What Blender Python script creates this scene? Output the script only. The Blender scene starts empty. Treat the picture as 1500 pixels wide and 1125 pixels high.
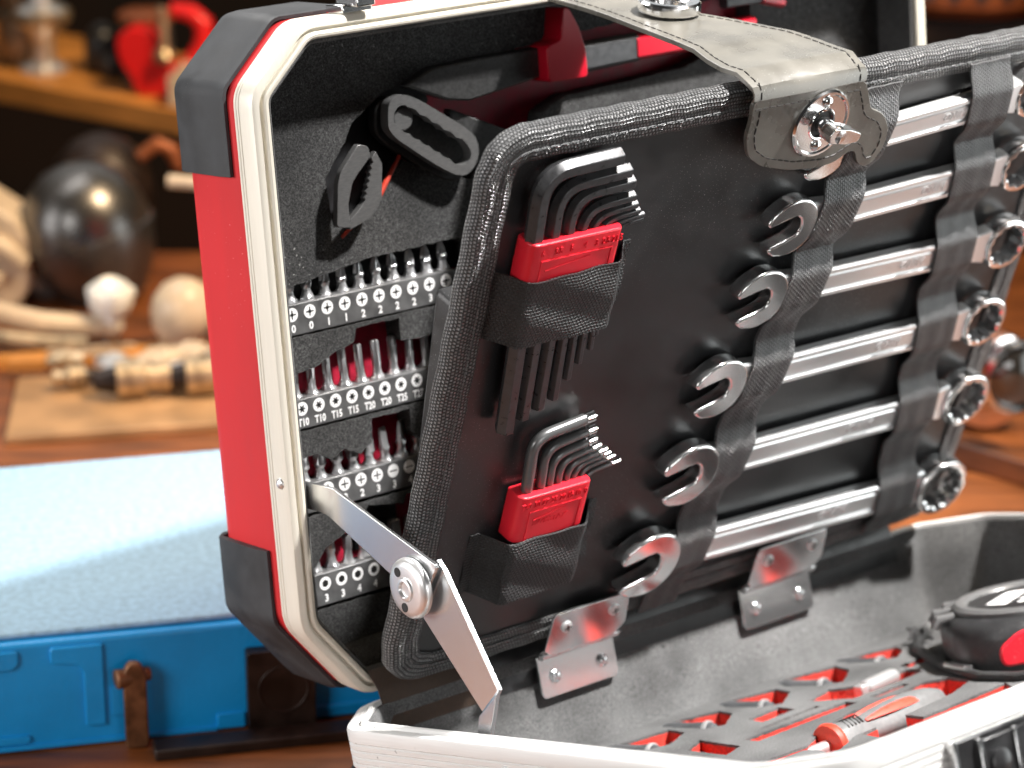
import bpy, math, random
from math import sin, cos, pi, radians, sqrt, hypot, atan2
from mathutils import Vector, Matrix, Euler
from mathutils.geometry import delaunay_2d_cdt
random.seed(7)
S = 0.001
scene = bpy.context.scene
COL = scene.collection
# ------------------------------------------------------------------ camera
cam = bpy.data.cameras.new('camera'); camo = bpy.data.objects.new('camera', cam); COL.objects.link(camo)
camo.location = (0, 0, 0.656); camo.rotation_euler = (radians(70), 0, 0)
cam.sensor_width = 36; cam.lens = 100.8; cam.clip_start = 0.05; cam.clip_end = 50
cam.dof.use_dof = True; cam.dof.focus_distance = 1.225; cam.dof.aperture_fstop = 7.8
scene.camera = camo
# ------------------------------------------------------------------ world and lamps
MC = Matrix(((0.77872, -0.60110, -0.17964, -0.0758), (0.62718, 0.73881, 0.24661, 1.17105),
             (-0.01552, -0.30471, 0.95232, 0.0725), (0, 0, 0, 1)))      # tool case axes in the room
w = bpy.data.worlds.new('World'); scene.world = w; w.use_nodes = True
bg = w.node_tree.nodes['Background']; bg.inputs[0].default_value = (1.0, 0.98, 0.96, 1); bg.inputs[1].default_value = 0.02
def lamp(name, loc, target, size, power, col=(1, 1, 1), size_y=None, case=True, spread=180):
    l = bpy.data.lights.new(name, 'AREA'); o = bpy.data.objects.new(name, l); COL.objects.link(o)
    p = Vector(loc); t = Vector(target)
    if case: p = MC @ (p * S); t = MC @ (t * S)
    o.location = p; o.rotation_euler = (t - p).to_track_quat('-Z', 'Y').to_euler()
    l.energy = power; l.color = col; l.size = size
    if size_y: l.shape = 'RECTANGLE'; l.size_y = size_y
    else: l.shape = 'DISK'
    l.spread = radians(spread)
    return o
lamp('key_lamp', (900, -1350, 1750), (240, -150, 80), 0.14, 6.4, (1, 0.98, 0.96), spread=30)
lamp('left_softbox', (-1300, 700, 620), (0, 0, 150), 0.7, 3.8, (1, 0.98, 0.97), 0.9, spread=70)
lamp('front_softbox', (-150, -1450, -120), (120, -100, 120), 0.7, 1.7, (1, 0.99, 0.98), 0.4, spread=120)
lamp('box_front_fill', (-0.95, 0.35, 0.62), (-0.22, 1.27, 0.03), 0.5, 1.15, (1, 0.98, 0.96), 0.5, case=False, spread=60)  # unseen fill, added to brighten the front of the blue box
lamp('right_softbox', (860, -420, -20), (250, -50, 120), 0.7, 2.2, (0.95, 1, 1), 0.5, spread=120)
lamp('top_softbox', (100, 500, 1300), (150, 0, 200), 0.8, 4, (1, 0.98, 0.96), 0.5, spread=90)
lamp('box_lid_glare_fill', (-0.25, 2.68, 0.66), (-0.2, 1.4, 0.06), 1.5, 1.1, (0.95, 0.98, 1.0), 0.7, case=False, spread=120)  # unseen fill added behind, for glare on the blue box top
lamp('bench_lamp', (0.45, 1.5, 1.3), (-0.27, 2.05, 0.03), 0.34, 5.2, (1, 0.74, 0.46), case=False, spread=75)
lamp('bench_lamp_right', (0.7, 1.3, 1.2), (0.36, 1.72, 0.0), 0.2, 0.8, (1, 0.72, 0.42), case=False, spread=70)
vs = scene.view_settings; vs.view_transform = 'Standard'; vs.look = 'None'; vs.exposure = 0; vs.gamma = 1
# ------------------------------------------------------------------ materials
def mat(name, col, rough=0.5, metal=0.0, noise=None, bump=None, spec=0.5, coat=0.0, weave=None, stretch=None, col2=None, sheen=0.0):
    m = bpy.data.materials.new(name); m.use_nodes = True; nt = m.node_tree; N = nt.nodes; L = nt.links
    b = N['Principled BSDF']
    b.inputs['Base Color'].default_value = (*col, 1); b.inputs['Roughness'].default_value = rough
    b.inputs['Metallic'].default_value = metal; b.inputs['Specular IOR Level'].default_value = spec
    b.inputs['Coat Weight'].default_value = coat; b.inputs['Coat Roughness'].default_value = 0.12
    b.inputs['Sheen Weight'].default_value = sheen
    tc = N.new('ShaderNodeTexCoord'); vec = tc.outputs['Object']
    if stretch:
        mp = N.new('ShaderNodeMapping'); mp.inputs['Scale'].default_value = stretch; L.new(vec, mp.inputs[0]); vec = mp.outputs[0]
    if noise:      # (scale per metre, contrast, detail)
        n = N.new('ShaderNodeTexNoise'); n.inputs['Scale'].default_value = noise[0]; n.inputs['Detail'].default_value = noise[2] if len(noise) > 2 else 3
        L.new(vec, n.inputs['Vector'])
        r = N.new('ShaderNodeMapRange'); r.inputs[1].default_value = 0.35; r.inputs[2].default_value = 0.65
        L.new(n.outputs[0], r.inputs[0])
        mx = N.new('ShaderNodeMix'); mx.data_type = 'RGBA'
        c2 = col2 if col2 else tuple(min(1, c * (1 + noise[1])) for c in col)
        c1 = col if col2 else tuple(c * (1 - noise[1]) for c in col)
        mx.inputs[6].default_value = (*c1, 1); mx.inputs[7].default_value = (*c2, 1)
        L.new(r.outputs[0], mx.inputs[0]); L.new(mx.outputs[2], b.inputs['Base Color'])
        rr = N.new('ShaderNodeMapRange'); rr.inputs[3].default_value = max(0, rough - 0.07); rr.inputs[4].default_value = min(1, rough + 0.07)
        L.new(r.outputs[0], rr.inputs[0]); L.new(rr.outputs[0], b.inputs['Roughness'])
    nrm = None
    if bump:       # (scale, strength, distance mm)
        n2 = N.new('ShaderNodeTexNoise'); n2.inputs['Scale'].default_value = bump[0]; n2.inputs['Detail'].default_value = 4
        L.new(vec, n2.inputs['Vector'])
        bp = N.new('ShaderNodeBump'); bp.inputs['Strength'].default_value = bump[1]; bp.inputs['Distance'].default_value = bump[2] * S
        L.new(n2.outputs[0], bp.inputs['Height']); L.new(bp.outputs[0], b.inputs['Normal']); nrm = bp
    if weave:      # (cell width mm, cell height mm, gap colour, depth mm) in UV millimetres
        br = N.new('ShaderNodeTexBrick'); br.offset = 0.5; br.offset_frequency = 2
        br.inputs['Color1'].default_value = (*col, 1); br.inputs['Color2'].default_value = (*(c * 1.5 for c in col), 1)
        br.inputs['Mortar'].default_value = (*weave[2], 1); br.inputs['Scale'].default_value = 1
        br.inputs['Brick Width'].default_value = weave[0]; br.inputs['Row Height'].default_value = weave[1]
        br.inputs['Mortar Size'].default_value = min(weave[0], weave[1]) * 0.34; br.inputs['Mortar Smooth'].default_value = 1.0
        nd = N.new('ShaderNodeTexNoise'); nd.inputs['Scale'].default_value = 0.12; L.new(tc.outputs['UV'], nd.inputs['Vector'])
        ad = N.new('ShaderNodeVectorMath'); ad.operation = 'MULTIPLY_ADD'; ad.inputs[1].default_value = (0.8, 0.8, 0)
        L.new(nd.outputs['Color'], ad.inputs[0]); L.new(tc.outputs['UV'], ad.inputs[2]); L.new(ad.outputs[0], br.inputs['Vector'])
        L.new(br.outputs['Color'], b.inputs['Base Color'])
        inv = N.new('ShaderNodeMath'); inv.operation = 'SUBTRACT'; inv.inputs[0].default_value = 1; L.new(br.outputs['Fac'], inv.inputs[1])
        bp = N.new('ShaderNodeBump'); bp.inputs['Strength'].default_value = 1.0; bp.inputs['Distance'].default_value = weave[3] * S
        L.new(inv.outputs[0], bp.inputs['Height'])
        if nrm: L.new(nrm.outputs[0], bp.inputs['Normal'])
        L.new(bp.outputs[0], b.inputs['Normal'])
    return m
def speckle(m, scale, lo, hi, thr=0.62):
    """fine light grains scattered on a dark foam"""
    nt = m.node_tree; N = nt.nodes; L = nt.links; b = N['Principled BSDF']
    tc = N.new('ShaderNodeTexCoord'); n = N.new('ShaderNodeTexNoise'); n.inputs['Scale'].default_value = scale; n.inputs['Detail'].default_value = 5
    n.inputs['Roughness'].default_value = 0.7
    L.new(tc.outputs['Object'], n.inputs['Vector'])
    big = N.new('ShaderNodeTexNoise'); big.inputs['Scale'].default_value = 22; big.inputs['Detail'].default_value = 4; L.new(tc.outputs['Object'], big.inputs['Vector'])
    r = N.new('ShaderNodeMapRange'); r.inputs[1].default_value = thr - 0.2; r.inputs[2].default_value = thr + 0.12; L.new(n.outputs[0], r.inputs[0])
    mx = N.new('ShaderNodeMix'); mx.data_type = 'RGBA'; mx.inputs[6].default_value = (*lo, 1); mx.inputs[7].default_value = (*hi, 1)
    L.new(r.outputs[0], mx.inputs[0])
    m2 = N.new('ShaderNodeMix'); m2.data_type = 'RGBA'; m2.blend_type = 'MULTIPLY'; m2.inputs[0].default_value = 1
    r2 = N.new('ShaderNodeMapRange'); r2.inputs[1].default_value = 0.3; r2.inputs[2].default_value = 0.7; r2.inputs[3].default_value = 0.5; r2.inputs[4].default_value = 1.3
    L.new(big.outputs[0], r2.inputs[0]); L.new(mx.outputs[2], m2.inputs[6]); L.new(r2.outputs[0], m2.inputs[7])
    L.new(m2.outputs[2], b.inputs['Base Color'])
    bp = N.new('ShaderNodeBump'); bp.inputs['Strength'].default_value = 0.8; bp.inputs['Distance'].default_value = 0.35 * S
    L.new(n.outputs[0], bp.inputs['Height']); L.new(bp.outputs[0], b.inputs['Normal'])
    return m
M = {}
M['red'] = mat('red_laminate', (0.52, 0.026, 0.030), 0.6, spec=0.2, noise=(90, 0.07, 8), bump=(1400, 0.3, 0.14), stretch=(1, 0.12, 0.4))
M['alu'] = mat('brushed_aluminium', (0.70, 0.66, 0.57), 0.42, 0.12, noise=(1500, 0.02), bump=(1500, 0.08, 0.08), stretch=(1, 0.03, 1))
M['alu_base'] = mat('brushed_aluminium_base', (0.66, 0.655, 0.64), 0.42, 0.12, noise=(1500, 0.02), bump=(1500, 0.08, 0.08), stretch=(0.05, 0.03, 1))
M['pad'] = mat('black_rubber_pad', (0.036, 0.038, 0.041), 0.6, noise=(70, 0.3, 6), bump=(1200, 0.2, 0.12), spec=0.3)
M['foam'] = speckle(mat('black_foam', (0.03, 0.03, 0.03), 0.85), 1500, (0.008, 0.008, 0.008), (0.15, 0.15, 0.15), 0.64)
M['suede'] = speckle(mat('grey_lining', (0.10, 0.10, 0.10), 0.9), 1500, (0.05, 0.05, 0.05), (0.20, 0.20, 0.20), 0.58)
M['base_foam'] = speckle(mat('grey_foam', (0.10, 0.10, 0.10), 0.85), 1400, (0.045, 0.045, 0.045), (0.16, 0.16, 0.16), 0.58)
M['redfoam'] = mat('red_foam', (0.48, 0.028, 0.016), 0.8, noise=(700, 0.3), bump=(900, 0.8, 0.5))
M['darkred'] = mat('dark_red_backing', (0.30, 0.0, 0.02), 0.6, noise=(200, 0.2))
M['black'] = mat('black_sheet', (0.015, 0.0155, 0.0165), 0.35, noise=(40, 0.3, 6), bump=(1500, 0.25, 0.12), spec=0.6)
M['blackplastic'] = mat('black_plastic', (0.018, 0.018, 0.019), 0.35, noise=(120, 0.3), bump=(900, 0.1, 0.1))
M['stripgrey'] = mat('grey_black_strip', (0.085, 0.085, 0.086), 0.38, noise=(120, 0.25), bump=(1400, 0.15, 0.1))
M['softblack'] = mat('matt_black_plastic', (0.022, 0.022, 0.023), 0.42, noise=(120, 0.2), bump=(1500, 0.2, 0.15))
M['bind'] = mat('woven_binding', (0.15, 0.15, 0.15), 0.34, weave=(1.75, 1.8, (0.002, 0.002, 0.002), 0.9), spec=0.7)
M['elastic'] = mat('black_elastic', (0.060, 0.060, 0.061), 0.38, weave=(1.9, 1.25, (0.005, 0.005, 0.005), 0.45), spec=0.7)
M['elastic_dark'] = mat('black_elastic_pocket', (0.016, 0.0165, 0.017), 0.5, weave=(1.9, 1.5, (0.004, 0.004, 0.004), 0.4), spec=0.6)
M['brownweb'] = mat('brown_webbing', (0.07, 0.035, 0.015), 0.5, weave=(0.8, 0.8, (0.02, 0.01, 0.006), 0.2))
M['leather'] = mat('grey_brown_leather', (0.13, 0.123, 0.107), 0.30, noise=(45, 0.2, 5), bump=(500, 0.12, 0.2), spec=0.6)
M['leather_edge'] = mat('raw_leather_edge', (0.30, 0.20, 0.11), 0.8, noise=(400, 0.3))
M['thread'] = mat('dark_thread', (0.015, 0.012, 0.01), 0.6)
M['thread_grey'] = mat('grey_thread', (0.12, 0.12, 0.12), 0.5)
M['chrome'] = mat('chrome', (0.80, 0.80, 0.80), 0.15, 1.0)
M['wrenchchrome'] = mat('wrench_chrome', (0.86, 0.86, 0.86), 0.13, 0.95, bump=(90, 0.10, 0.4))
M['satin'] = mat('satin_chrome', (0.82, 0.82, 0.82), 0.33, 0.8, bump=(2500, 0.05, 0.05))
M['steel'] = mat('galvanised_plate', (0.86, 0.86, 0.87), 0.17, 0.95, bump=(40, 0.06, 0.4))
M['armsteel'] = mat('plated_steel_arm', (0.72, 0.73, 0.74), 0.27, 0.95, bump=(30, 0.03, 0.4))
M['bitsteel'] = mat('bit_steel', (0.70, 0.70, 0.71), 0.33, 0.9)
M['blacksteel'] = mat('blackened_steel', (0.045, 0.045, 0.047), 0.34, 0.2, noise=(300, 0.15, 5), bump=(1500, 0.05, 0.1), spec=0.6)
M['darksteel'] = mat('dark_steel_key', (0.16, 0.16, 0.16), 0.32, 0.6)
M['phos'] = mat('phosphated_steel', (0.055, 0.055, 0.055), 0.42, 0.5, noise=(600, 0.2, 6), bump=(700, 0.2, 0.15))
M['groundsteel'] = mat('ground_steel_face', (0.15, 0.15, 0.15), 0.38, 0.5, noise=(1200, 0.12, 4), stretch=(0.3, 2, 1))
M['redplastic'] = mat('red_plastic', (0.70, 0.015, 0.03), 0.33)
M['redgrip'] = mat('deep_red_grip', (0.50, 0.004, 0.02), 0.32)
M['whiteprint'] = mat('white_print', (0.85, 0.85, 0.85), 0.5)
M['blackprint'] = mat('black_print', (0.012, 0.012, 0.012), 0.5)
M['orange'] = mat('orange_red_rubber', (0.55, 0.045, 0.02), 0.5, noise=(400, 0.1))
M['greygrip'] = mat('grey_rubber', (0.13, 0.13, 0.13), 0.5, noise=(500, 0.1), bump=(1200, 0.2, 0.1))
M['glossgrey'] = mat('glossy_dark_grey', (0.11, 0.11, 0.11), 0.3)
M['toolgrey'] = mat('grey_black_grip', (0.05, 0.052, 0.055), 0.5, noise=(300, 0.2), bump=(800, 0.2, 0.15))
def dust(m, scale=1100, thr=0.70, col=(0.30, 0.30, 0.29), big=9, bthr=0.45):
    """sparse lint and dust grains lying on a dark surface"""
    nt = m.node_tree; N = nt.nodes; L = nt.links; b = N['Principled BSDF']
    tc = N.new('ShaderNodeTexCoord'); n = N.new('ShaderNodeTexNoise'); n.inputs['Scale'].default_value = scale; n.inputs['Detail'].default_value = 1
    g = N.new('ShaderNodeTexNoise'); g.inputs['Scale'].default_value = big; g.inputs['Detail'].default_value = 3
    L.new(tc.outputs['Object'], n.inputs['Vector']); L.new(tc.outputs['Object'], g.inputs['Vector'])
    r1 = N.new('ShaderNodeMapRange'); r1.inputs[1].default_value = thr; r1.inputs[2].default_value = thr + 0.04; L.new(n.outputs[0], r1.inputs[0])
    r2 = N.new('ShaderNodeMapRange'); r2.inputs[1].default_value = bthr; r2.inputs[2].default_value = bthr + 0.15; L.new(g.outputs[0], r2.inputs[0])
    mu = N.new('ShaderNodeMath'); mu.operation = 'MULTIPLY'; L.new(r1.outputs[0], mu.inputs[0]); L.new(r2.outputs[0], mu.inputs[1])
    mx = N.new('ShaderNodeMix'); mx.data_type = 'RGBA'; mx.inputs[7].default_value = (*col, 1); L.new(mu.outputs[0], mx.inputs[0])
    src = b.inputs['Base Color'].links[0].from_socket if b.inputs['Base Color'].links else None
    if src: L.new(src, mx.inputs[6])
    else: mx.inputs[6].default_value = b.inputs['Base Color'].default_value
    L.new(mx.outputs[2], b.inputs['Base Color'])
dust(M['black'], 1500, 0.69); dust(M['pad'], 1300, 0.71, (0.2, 0.2, 0.2)); dust(M['foam'], 700, 0.72); dust(M['suede'], 500, 0.71, (0.02, 0.02, 0.02)); dust(M['base_foam'], 900, 0.71, (0.4, 0.4, 0.4))
dust(M['elastic'], 900, 0.72); dust(M['softblack'], 1500, 0.71); dust(M['redplastic'], 1500, 0.72, (0.9, 0.5, 0.45)); dust(M['leather'], 1200, 0.72, (0.3, 0.3, 0.27)); dust(M['alu_base'], 300, 0.72, (0.35, 0.35, 0.34)); dust(M['red'], 900, 0.76, (0.75, 0.3, 0.3))
# ------------------------------------------------------------------ mesh helpers
class MB:
    def __init__(s): s.v = []; s.f = []; s.uv = []; s.m = []
    def add(s, vs, fs, uvs=None, X=None, mi=0):
        o = len(s.v)
        for p in vs:
            p = Vector(p); s.v.append(X @ p if X is not None else p)
        for k, f in enumerate(fs):
            s.f.append([o + i for i in f]); s.uv.append(uvs[k] if uvs else [(0, 0)] * len(f)); s.m.append(mi)
        return s
    def build(s, name, mats, parent=None, M4=None, sharp=35, bevel=0, bseg=2, flip=False):
        me = bpy.data.meshes.new(name)
        me.from_pydata([tuple(p * S) for p in s.v], [], s.f)
        for m in (mats if isinstance(mats, (list, tuple)) else [mats]): me.materials.append(m)
        uvl = me.uv_layers.new(name='UVMap')
        i = 0
        for k, f in enumerate(s.f):
            me.polygons[k].material_index = s.m[k]
            for j in range(len(f)):
                uvl.data[i].uv = s.uv[k][j]; i += 1
        me.polygons.foreach_set('use_smooth', [True] * len(me.polygons))
        me.validate(); me.update()
        if flip: me.flip_normals()
        me.set_sharp_from_angle(angle=radians(sharp))
        o = bpy.data.objects.new(name, me); COL.objects.link(o)
        if parent is not None: o.parent = parent
        if M4 is not None: o.matrix_local = M4
        if bevel:
            b = o.modifiers.new('bevel', 'BEVEL'); b.width = bevel * S; b.segments = bseg; b.limit_method = 'ANGLE'; b.angle_limit = radians(40)
            b.harden_normals = False
        return o
def T(x, y, z): return Matrix.Translation((x, y, z))
def Rz(a): return Matrix.Rotation(radians(a), 4, 'Z')
def Rx(a): return Matrix.Rotation(radians(a), 4, 'X')
def Ry(a): return Matrix.Rotation(radians(a), 4, 'Y')
def mm4(m):           # a frame given in mm -> metres
    m = m.copy(); m.translation = m.translation * S; return m
def area2(p): return sum(p[i][0] * p[(i + 1) % len(p)][1] - p[(i + 1) % len(p)][0] * p[i][1] for i in range(len(p))) / 2
def ccw(p): return list(p) if area2(p) > 0 else list(reversed(p))
def round_poly(pts, r, seg=5):
    out = []; n = len(pts)
    for i, p in enumerate(pts):
        ri = r[i] if isinstance(r, (list, tuple)) else r
        a = Vector(pts[i - 1][:2]); b = Vector(p[:2]); c = Vector(pts[(i + 1) % n][:2])
        d1 = (a - b); d2 = (c - b); l1 = d1.length; l2 = d2.length
        t = min(ri, l1 * 0.49, l2 * 0.49)
        if t < 1e-4: out.append((b.x, b.y)); continue
        p1 = b + d1.normalized() * t; p2 = b + d2.normalized() * t
        for k in range(seg + 1):
            s = k / seg; q = p1 * (1 - s) ** 2 + b * 2 * s * (1 - s) + p2 * s * s
            out.append((q.x, q.y))
    return out
def subdiv(pts, step, closed=True):
    out = []; n = len(pts)
    for i in range(n if closed else n - 1):
        a = Vector(pts[i]); b = Vector(pts[(i + 1) % n]); k = max(1, int((b - a).length / step))
        for j in range(k): out.append(tuple(a.lerp(b, j / k)))
    if not closed: out.append(tuple(pts[-1]))
    return out
def rough(pts, step=2.0, amp=0.35):
    return [(x + random.uniform(-amp, amp), y + random.uniform(-amp, amp)) for x, y in subdiv(pts, step)]
def normals2(path, closed=True):
    n = len(path); out = []
    for i in range(n):
        a = Vector(path[i - 1] if closed or i > 0 else path[i]); b = Vector(path[i]); c = Vector(path[(i + 1) % n] if closed or i < n - 1 else path[i])
        e1 = (b - a); e2 = (c - b)
        e1 = e1.normalized() if e1.length > 1e-6 else None; e2 = e2.normalized() if e2.length > 1e-6 else None
        if e1 is None: e1 = e2
        if e2 is None: e2 = e1
        m1 = Vector((e1.y, -e1.x)); m2 = Vector((e2.y, -e2.x)); m = (m1 + m2)
        m = m.normalized() if m.length > 1e-6 else m1
        m = m / max(0.5, m.dot(m1)); out.append(m)
    return out
def sweep(mb, path, prof, closed_path=True, closed_prof=True, X=None, mi=0, scale=None):
    """profile of (offset outward, height) pairs carried along a flat path"""
    if closed_path: path = ccw(path)
    nr = normals2(path, closed_path); n = len(path); m = len(prof)
    vs = []; uu = [0]
    for i in range(n):
        sc = scale(path[i]) if scale else 1
        for o, h in prof: vs.append((path[i][0] + nr[i].x * o * sc, path[i][1] + nr[i].y * o * sc, h))
        uu.append(uu[-1] + (Vector(path[(i + 1) % n]) - Vector(path[i])).length)
    vv = [0]
    for j in range(m): vv.append(vv[-1] + hypot(prof[(j + 1) % m][0] - prof[j][0], prof[(j + 1) % m][1] - prof[j][1]))
    fs = []; uvs = []
    for i in range(n if closed_path else n - 1):
        for j in range(m if closed_prof else m - 1):
            a = i * m + j; b = i * m + (j + 1) % m; c = ((i + 1) % n) * m + (j + 1) % m; d = ((i + 1) % n) * m + j
            fs.append([a, d, c, b]); uvs.append([(uu[i], vv[j]), (uu[i + 1], vv[j]), (uu[i + 1], vv[j + 1]), (uu[i], vv[j + 1])])
    if not closed_path and closed_prof:
        fs.append(list(range(m))); uvs.append([(0, 0)] * m)
        fs.append([(n - 1) * m + j for j in range(m)][::-1]); uvs.append([(0, 0)] * m)
    mb.add(vs, fs, uvs, X, mi)
def loft(mb, rings, closed=True, caps=True, X=None, mi=0, loop=False):
    m = len(rings[0]); n = len(rings); vs = [p for r in rings for p in r]
    R = [[Vector(p) for p in r] for r in rings]
    fs = []; uvs = []; u = [0]
    for i in range(n): u.append(u[-1] + sum((R[(i + 1) % n][j] - R[i][j]).length for j in range(m)) / m)
    v = [0]; mid = R[n // 2]
    for j in range(m): v.append(v[-1] + (mid[(j + 1) % m] - mid[j]).length)
    for i in range(n if loop else n - 1):
        for j in range(m if closed else m - 1):
            a = i * m + j; b = i * m + (j + 1) % m; c = ((i + 1) % n) * m + (j + 1) % m; d = ((i + 1) % n) * m + j
            fs.append([a, b, c, d]); uvs.append([(u[i], v[j]), (u[i], v[j + 1]), (u[i + 1], v[j + 1]), (u[i + 1], v[j])])
    if caps and closed and not loop:
        fs.append(list(range(m))[::-1]); uvs.append([(0, 0)] * m)
        fs.append([(n - 1) * m + j for j in range(m)]); uvs.append([(0, 0)] * m)
    mb.add(vs, fs, uvs, X, mi)
def prism(mb, loop, n0, n1, X=None, mi=0, holes=None):
    """flat outline (with holes) given thickness between heights n0 and n1"""
    loop = ccw(loop)
    if not holes:
        m = len(loop)
        vs = [(x, y, n0) for x, y in loop] + [(x, y, n1) for x, y in loop]
        fs = [list(range(m))[::-1], list(range(m, 2 * m))] + [[i, (i + 1) % m, m + (i + 1) % m, m + i] for i in range(m)]
        uvs = [[(vs[i][0], vs[i][1]) for i in f] for f in fs]
        mb.add(vs, fs, uvs, X, mi); return
    loops = [loop] + [ccw(h) for h in holes]
    pts = []; edges = []
    for lp in loops:
        o = len(pts); pts += [Vector(p[:2]) for p in lp]; edges += [(o + i, o + (i + 1) % len(lp)) for i in range(len(lp))]
    V, E, F, _, _, _ = delaunay_2d_cdt(pts, edges, [], 0, 1e-5)
    def inside(p, lp):
        c = False; n = len(lp)
        for i in range(n):
            x1, y1 = lp[i][:2]; x2, y2 = lp[(i + 1) % n][:2]
            if (y1 > p[1]) != (y2 > p[1]) and p[0] < (x2 - x1) * (p[1] - y1) / (y2 - y1) + x1: c = not c
        return c
    keep = []
    for f in F:
        c = sum((V[i] for i in f), Vector((0, 0))) / len(f)
        if inside(c, loop) and not any(inside(c, h) for h in loops[1:]): keep.append(f)
    N = len(V); vs = [(p.x, p.y, n1) for p in V] + [(p.x, p.y, n0) for p in V]
    fs = [list(f) for f in keep] + [[N + i for i in f][::-1] for f in keep]
    cnt = {}
    for f in keep:
        for i in range(len(f)):
            e = (f[i], f[(i + 1) % len(f)]); cnt[e] = 1
    for (a, b) in cnt:
        if (b, a) not in cnt: fs.append([b, a, N + a, N + b])
    uvs = [[(vs[i][0], vs[i][1]) for i in f] for f in fs]
    mb.add(vs, fs, uvs, X, mi)
def box(mb, x0, x1, y0, y1, z0, z1, X=None, mi=0):
    prism(mb, [(x0, y0), (x1, y0), (x1, y1), (x0, y1)], z0, z1, X, mi)
def tube(mb, pts, r, sides=12, X=None, mi=0, phase=0.0, caps=True, squash=1.0):
    P = [Vector(p) for p in pts]; n = len(P); rs = r if isinstance(r, (list, tuple)) else [r] * n
    tg = []
    for i in range(n):
        t = (P[min(i + 1, n - 1)] - P[max(i - 1, 0)]); tg.append(t.normalized())
    up = Vector((0, 0, 1)) if abs(tg[0].z) < 0.9 else Vector((0, 1, 0))
    side = tg[0].cross(up).normalized(); rings = []
    for i in range(n):
        side = (side - tg[i] * side.dot(tg[i])).normalized(); u2 = side.cross(tg[i]).normalized()
        rings.append([P[i] + (side * cos(phase + 2 * pi * k / sides) * squash + u2 * sin(phase + 2 * pi * k / sides)) * rs[i] for k in range(sides)])
    loft(mb, rings, True, caps, X, mi)
def lathe(mb, prof, seg=32, X=None, mi=0):
    rings = [[(r * cos(2 * pi * k / seg), r * sin(2 * pi * k / seg), h) for k in range(seg)] for r, h in prof]
    loft(mb, rings, True, True, X, mi)
def circ(cx, cy, r, n=24, a0=0): return [(cx + r * cos(a0 + 2 * pi * k / n), cy + r * sin(a0 + 2 * pi * k / n)) for k in range(n)]
_tx = {}
def text(mb, body, size, x, y, z, X=None, mi=0, th=0.1, align='CENTER', shear=0, ext=None, offset=0.02):
    key = (body, size, align, shear, offset)
    if key not in _tx:
        c = bpy.data.curves.new('lettering', 'FONT'); c.body = body; c.size = size; c.align_x = align; c.align_y = 'CENTER'; c.shear = shear
        c.offset = offset * size; c.resolution_u = 2
        o = bpy.data.objects.new('lettering', c); COL.objects.link(o)
        dg = bpy.context.evaluated_depsgraph_get(); me = o.evaluated_get(dg).to_mesh()
        _tx[key] = ([tuple(v.co) for v in me.vertices], [list(p.vertices) for p in me.polygons])
        o.evaluated_get(dg).to_mesh_clear(); bpy.data.objects.remove(o); bpy.data.curves.remove(c)
    vs, fs = _tx[key]
    mb.add([(a + x, b + y, z) for a, b, _ in vs], fs, None, X, mi)
    if th > 0.11:
        mb.add([(a + x, b + y, z - th) for a, b, _ in vs], [f[::-1] for f in fs], None, X, mi)
        cnt = {}
        for f in fs:
            for i in range(len(f)): cnt[(f[i], f[(i + 1) % len(f)])] = 1
        n = len(vs); sides = [[b, a, n + a, n + b] for (a, b) in cnt if (b, a) not in cnt]
        mb.add([(a + x, b + y, z) for a, b, _ in vs] + [(a + x, b + y, z - th) for a, b, _ in vs], sides, None, X, mi)
def empty(name, M4, label=None, cat=None, group=None, parent=None):
    o = bpy.data.objects.new(name, None); COL.objects.link(o); o.empty_display_size = 0.01
    o.matrix_world = M4
    if parent: o.parent = parent; o.matrix_local = M4
    tag(o, label, cat, group); return o
def tag(o, label=None, cat=None, group=None, kind=None):
    if label: o['label'] = label
    if cat: o['category'] = cat
    if group: o['group'] = group
    if kind: o['kind'] = kind
    return o
# frames: (x, up, toward the viewer)
def frame(th, oy, oz):
    a = radians(th)
    return Matrix(((1, 0, 0, 0), (0, -sin(a), -cos(a), oy), (0, cos(a), -sin(a), oz), (0, 0, 0, 1)))
LID = frame(10, 0, 0); PAN = frame(34, -8, -10)
MLID = MC @ mm4(LID); MPAN = MC @ mm4(PAN)
# =================================================================== TOOL CASE
case = empty('tool_case', MC, 'open red and black tool case with silver frame and hinged black tool panel', 'tool case')
# ---- lid
lid_out = round_poly([(-19, 42), (-19, 284), (10, 311), (369, 311), (396, 284), (396, 42), (365, 3), (12, 3)], 7, 5)
mb = MB(); sweep(mb, lid_out, [(-9, -14), (-0.8, -14), (-0.8, -52), (-2, -57), (-5, -60), (-10, -61)], True, False)
prism(mb, [(p[0] * 0.975 + 4, p[1] * 0.97 + 4) for p in lid_out], -61.3, -59)
lid = mb.build('lid', M['red'], case, mm4(LID))
# silver frame
prof = [(0, -15), (0, -13.6), (-0.45, -13.2), (0, -12.8), (0, -11.6), (-0.45, -11.2), (0, -10.8), (0, -3.2), (-0.5, -1.2), (-1.8, -0.3), (-3.4, 0), (-3.7, -1.6), (-4.9, -1.8),
        (-5.3, 0.4), (-6.2, 1.0), (-7.4, 0.8), (-8.2, 0), (-8.4, -15)]
mb = MB(); sweep(mb, lid_out, prof); mb.build('lid_frame', M['alu'], lid)
mb = MB(); sweep(mb, lid_out, [(-8.45, -2), (-9.4, -1.2), (-10.4, -2), (-10.6, -44), (-8.45, -44)]); mb.build('edge_lining', M['suede'], lid)
def rivet(mb, X, r=2.6): lathe(mb, [(r, 0), (r, 0.4), (r * .85, 1.0), (r * .45, 1.5), (0.01, 1.7)], 20, X)
FX = Ry(-90)     # local +z points to -x
mb = MB(); rivet(mb, T(-18.9, 110, -6) @ FX); mb.build('rivet', M['satin'], lid)
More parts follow.
